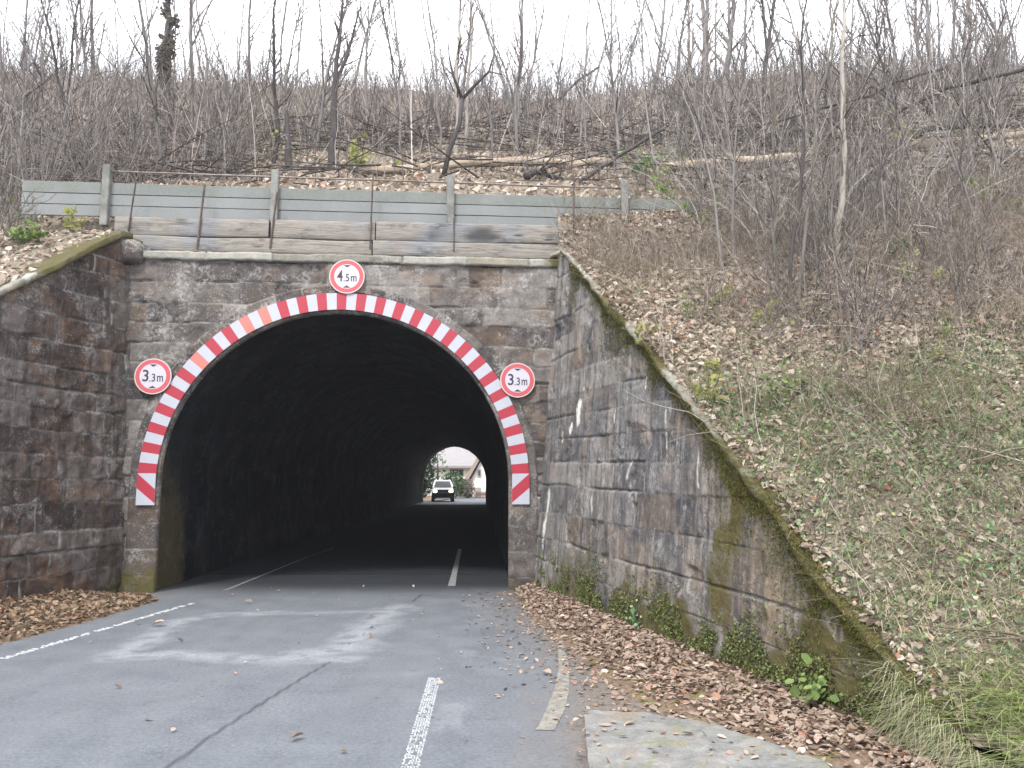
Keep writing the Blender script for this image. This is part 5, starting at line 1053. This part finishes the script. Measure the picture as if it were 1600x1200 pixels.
# gabled house
Yg = 90.; hB = thing('house', 'white gabled house with steep roof edge, narrow window and arched door beyond the tunnel', 'house', (0, Yg, 0)); L0 = aty(736, 775, Yg); ev = aty(733.5, 749, Yg); ap = aty(748.5, 712, Yg); mid = 2*ap[0]-ev[0]+4.2; dx_ = (ap[0]-ev[0]); slope = (ap[2]-ev[2])/dx_; half = 4.2; xm = ev[0]+half; za = ev[2]+slope*half*.72
mb = MB(); xw0, xw1 = L0[0], 2*xm-L0[0]; pts = [(xw0, 0), (xw1, 0), (xw1, ev[2]), (xm, za), (xw0, ev[2])]; mb.add([(x, Yg, z) for x, z in pts]+[(x, Yg+11, z) for x, z in pts], [(0, 1, 2, 3, 4), (9, 8, 7, 6, 5)]+[(i, i+5, (i+1) % 5+5, (i+1) % 5) for i in range(5)]); mb.build('wall', M['render'], hB)
mb = MB()
for sg in (-1, 1):
    p0 = (xm+sg*(half+.35), ev[2]-.5); p1 = (xm, za+.15); n_ = np.array([sg*.85, .5])*.42
    q4 = [p0, (p0[0]+n_[0], p0[1]+n_[1]), (p1[0]+n_[0]*.0, p1[1]+.55), p1]; mb.add([(x, Yg-.6, z) for x, z in q4]+[(x, Yg+11.6, z) for x, z in q4], [(0, 1, 2, 3), (7, 6, 5, 4)]+[(i, i+4, (i+1) % 4+4, (i+1) % 4) for i in range(4)])
mb.build('roof', M['browntiles'], hB)
for (a, b, nm) in ((aty(746, 733.5, Yg), aty(752, 745, Yg), 'window'), (aty(740.5, 761.5, Yg), aty(751.5, 776, Yg), 'door')):
    mb = MB(); rect(mb, a, b, Yg-.03, 0, .08); f_ = mb.build(nm, M['wframe'], hB); mb = MB(); mb.box(a[0]+.12, b[0]-.12, Yg-.14, Yg-.115, b[2]+.12, a[2]-.12); mb.build('pane', M['glass'] if nm == 'window' else M['wframe'], f_)
# wooden gate, garden wall
mb = MB(); a, b = aty(744, 768, 86), aty(775, 777, 86)
for k in range(14): x_ = a[0]+(b[0]-a[0])*k/13; mb.box(x_-.06, x_+.06, 85.97, 86.03, 0, a[2])
mb.box(a[0], b[0], 86.035, 86.09, .3, .4); mb.box(a[0], b[0], 86.035, 86.09, a[2]-.3, a[2]-.2); tag(mb.build('picket_fence', M['gatebrown']), 'brown picket fence in front of the gabled house', 'fence')
a = aty(708, 749, 88); b = aty(738, 776, 88); mb = MB(); mb.box(a[0], b[0], 88, 88.5, 0, a[2]-.1); mb.box(a[0]-.05, b[0]+.05, 87.95, 88.55, a[2]-.095, a[2]); tag(mb.build('garden_wall', M['slab']), 'tan garden wall in front of the white house beyond the tunnel', 'wall')
def puff(name, label, catn, c, rad, n, size, mat, trunk=True, cone=False):
    t = thing(name, label, catn, (c[0], c[1], 0)); r = np.random.default_rng(int(abs(c[0])*10)); u = vnorm(r.normal(0, 1, (n, 3)))*r.uniform(.55, 1, (n, 1))
    P = np.array(c)+u*np.array(rad)
    if cone: hh = (P[:, 2]-(c[2]-rad[2]))/(2*rad[2]); P[:, 0] = c[0]+(P[:, 0]-c[0])*(1.3-hh); P[:, 1] = c[1]+(P[:, 1]-c[1])*(1.3-hh)
    P += (fbm(P[:, 0]*1.2, P[:, 1]*1.2, P[:, 2]*1.2, seed=3)-.5)[:, None]*.9; V, f = leaves(P, size, None, 1., r); part('crown', V, f, mat, t, smooth=False)
    mb = MB(); mb.tube([(c[0], c[1], -.1), (c[0]+.05, c[1], c[2]*.6), (c[0], c[1], c[2]+rad[2]*.5)], [.16, .12, .04], 8); mb.build('trunk', M['bark_dark'], t, smooth=True)
q = aty(668, 745, 80.); puff('conifer_tree', 'dark green tree at the left side of the far tunnel mouth', 'tree', (q[0]-.3, 80., 3.1), (1.2, 1.2, 3.0), 2000, .28, M['conifer'])
q = aty(682, 735, 82.); puff('garden_tree', 'sparse green tree behind the car beyond the tunnel', 'tree', (q[0], 83., 3.4), (1.1, 1.2, 2.2), 200, .24, M['bushg'])
q = aty(706, 760, 84.); puff('garden_bush', 'round green bush right behind the car beyond the tunnel', 'bush', (q[0], 84., 1.35), (1.5, 1., 1.25), 1500, .22, M['bushg'])
q = aty(730, 765, 86.); puff('garden_hedge', 'brownish hedge before the gabled house beyond the tunnel', 'hedge', (q[0], 86.4, 1.0), (.9, .6, 1.1), 900, .2, M['dry'])
mb = MB(); a = gz(655, 787); mb.add([(a[0]-6, 70, .01), (a[0]+.9, 70, .01), (a[0]+1.2, 80, .12), (a[0]-6, 80, .3)], [(0, 1, 2, 3)]); tag(mb.build('far_verge', M['verge']), kind='structure')

# ------------------------------------------------------------------ haze over the whole place
hm = bpy.data.materials.new('air'); hm.use_nodes = True; hn = hm.node_tree; hn.nodes.clear()
pvn = hn.nodes.new('ShaderNodeVolumePrincipled'); ho = hn.nodes.new('ShaderNodeOutputMaterial'); pvn.inputs['Density'].default_value = HAZE; pvn.inputs['Color'].default_value = (.93, .95, 1, 1); pvn.inputs['Anisotropy'].default_value = .3
hn.links.new(pvn.outputs[0], ho.inputs['Volume'])
mb = MB(); mb.box(-150, 150, -50, 250, -1.1, 60); tag(mb.build('haze', hm), 'pale autumn haze in the air over the wooded hill', 'haze', kind='stuff')
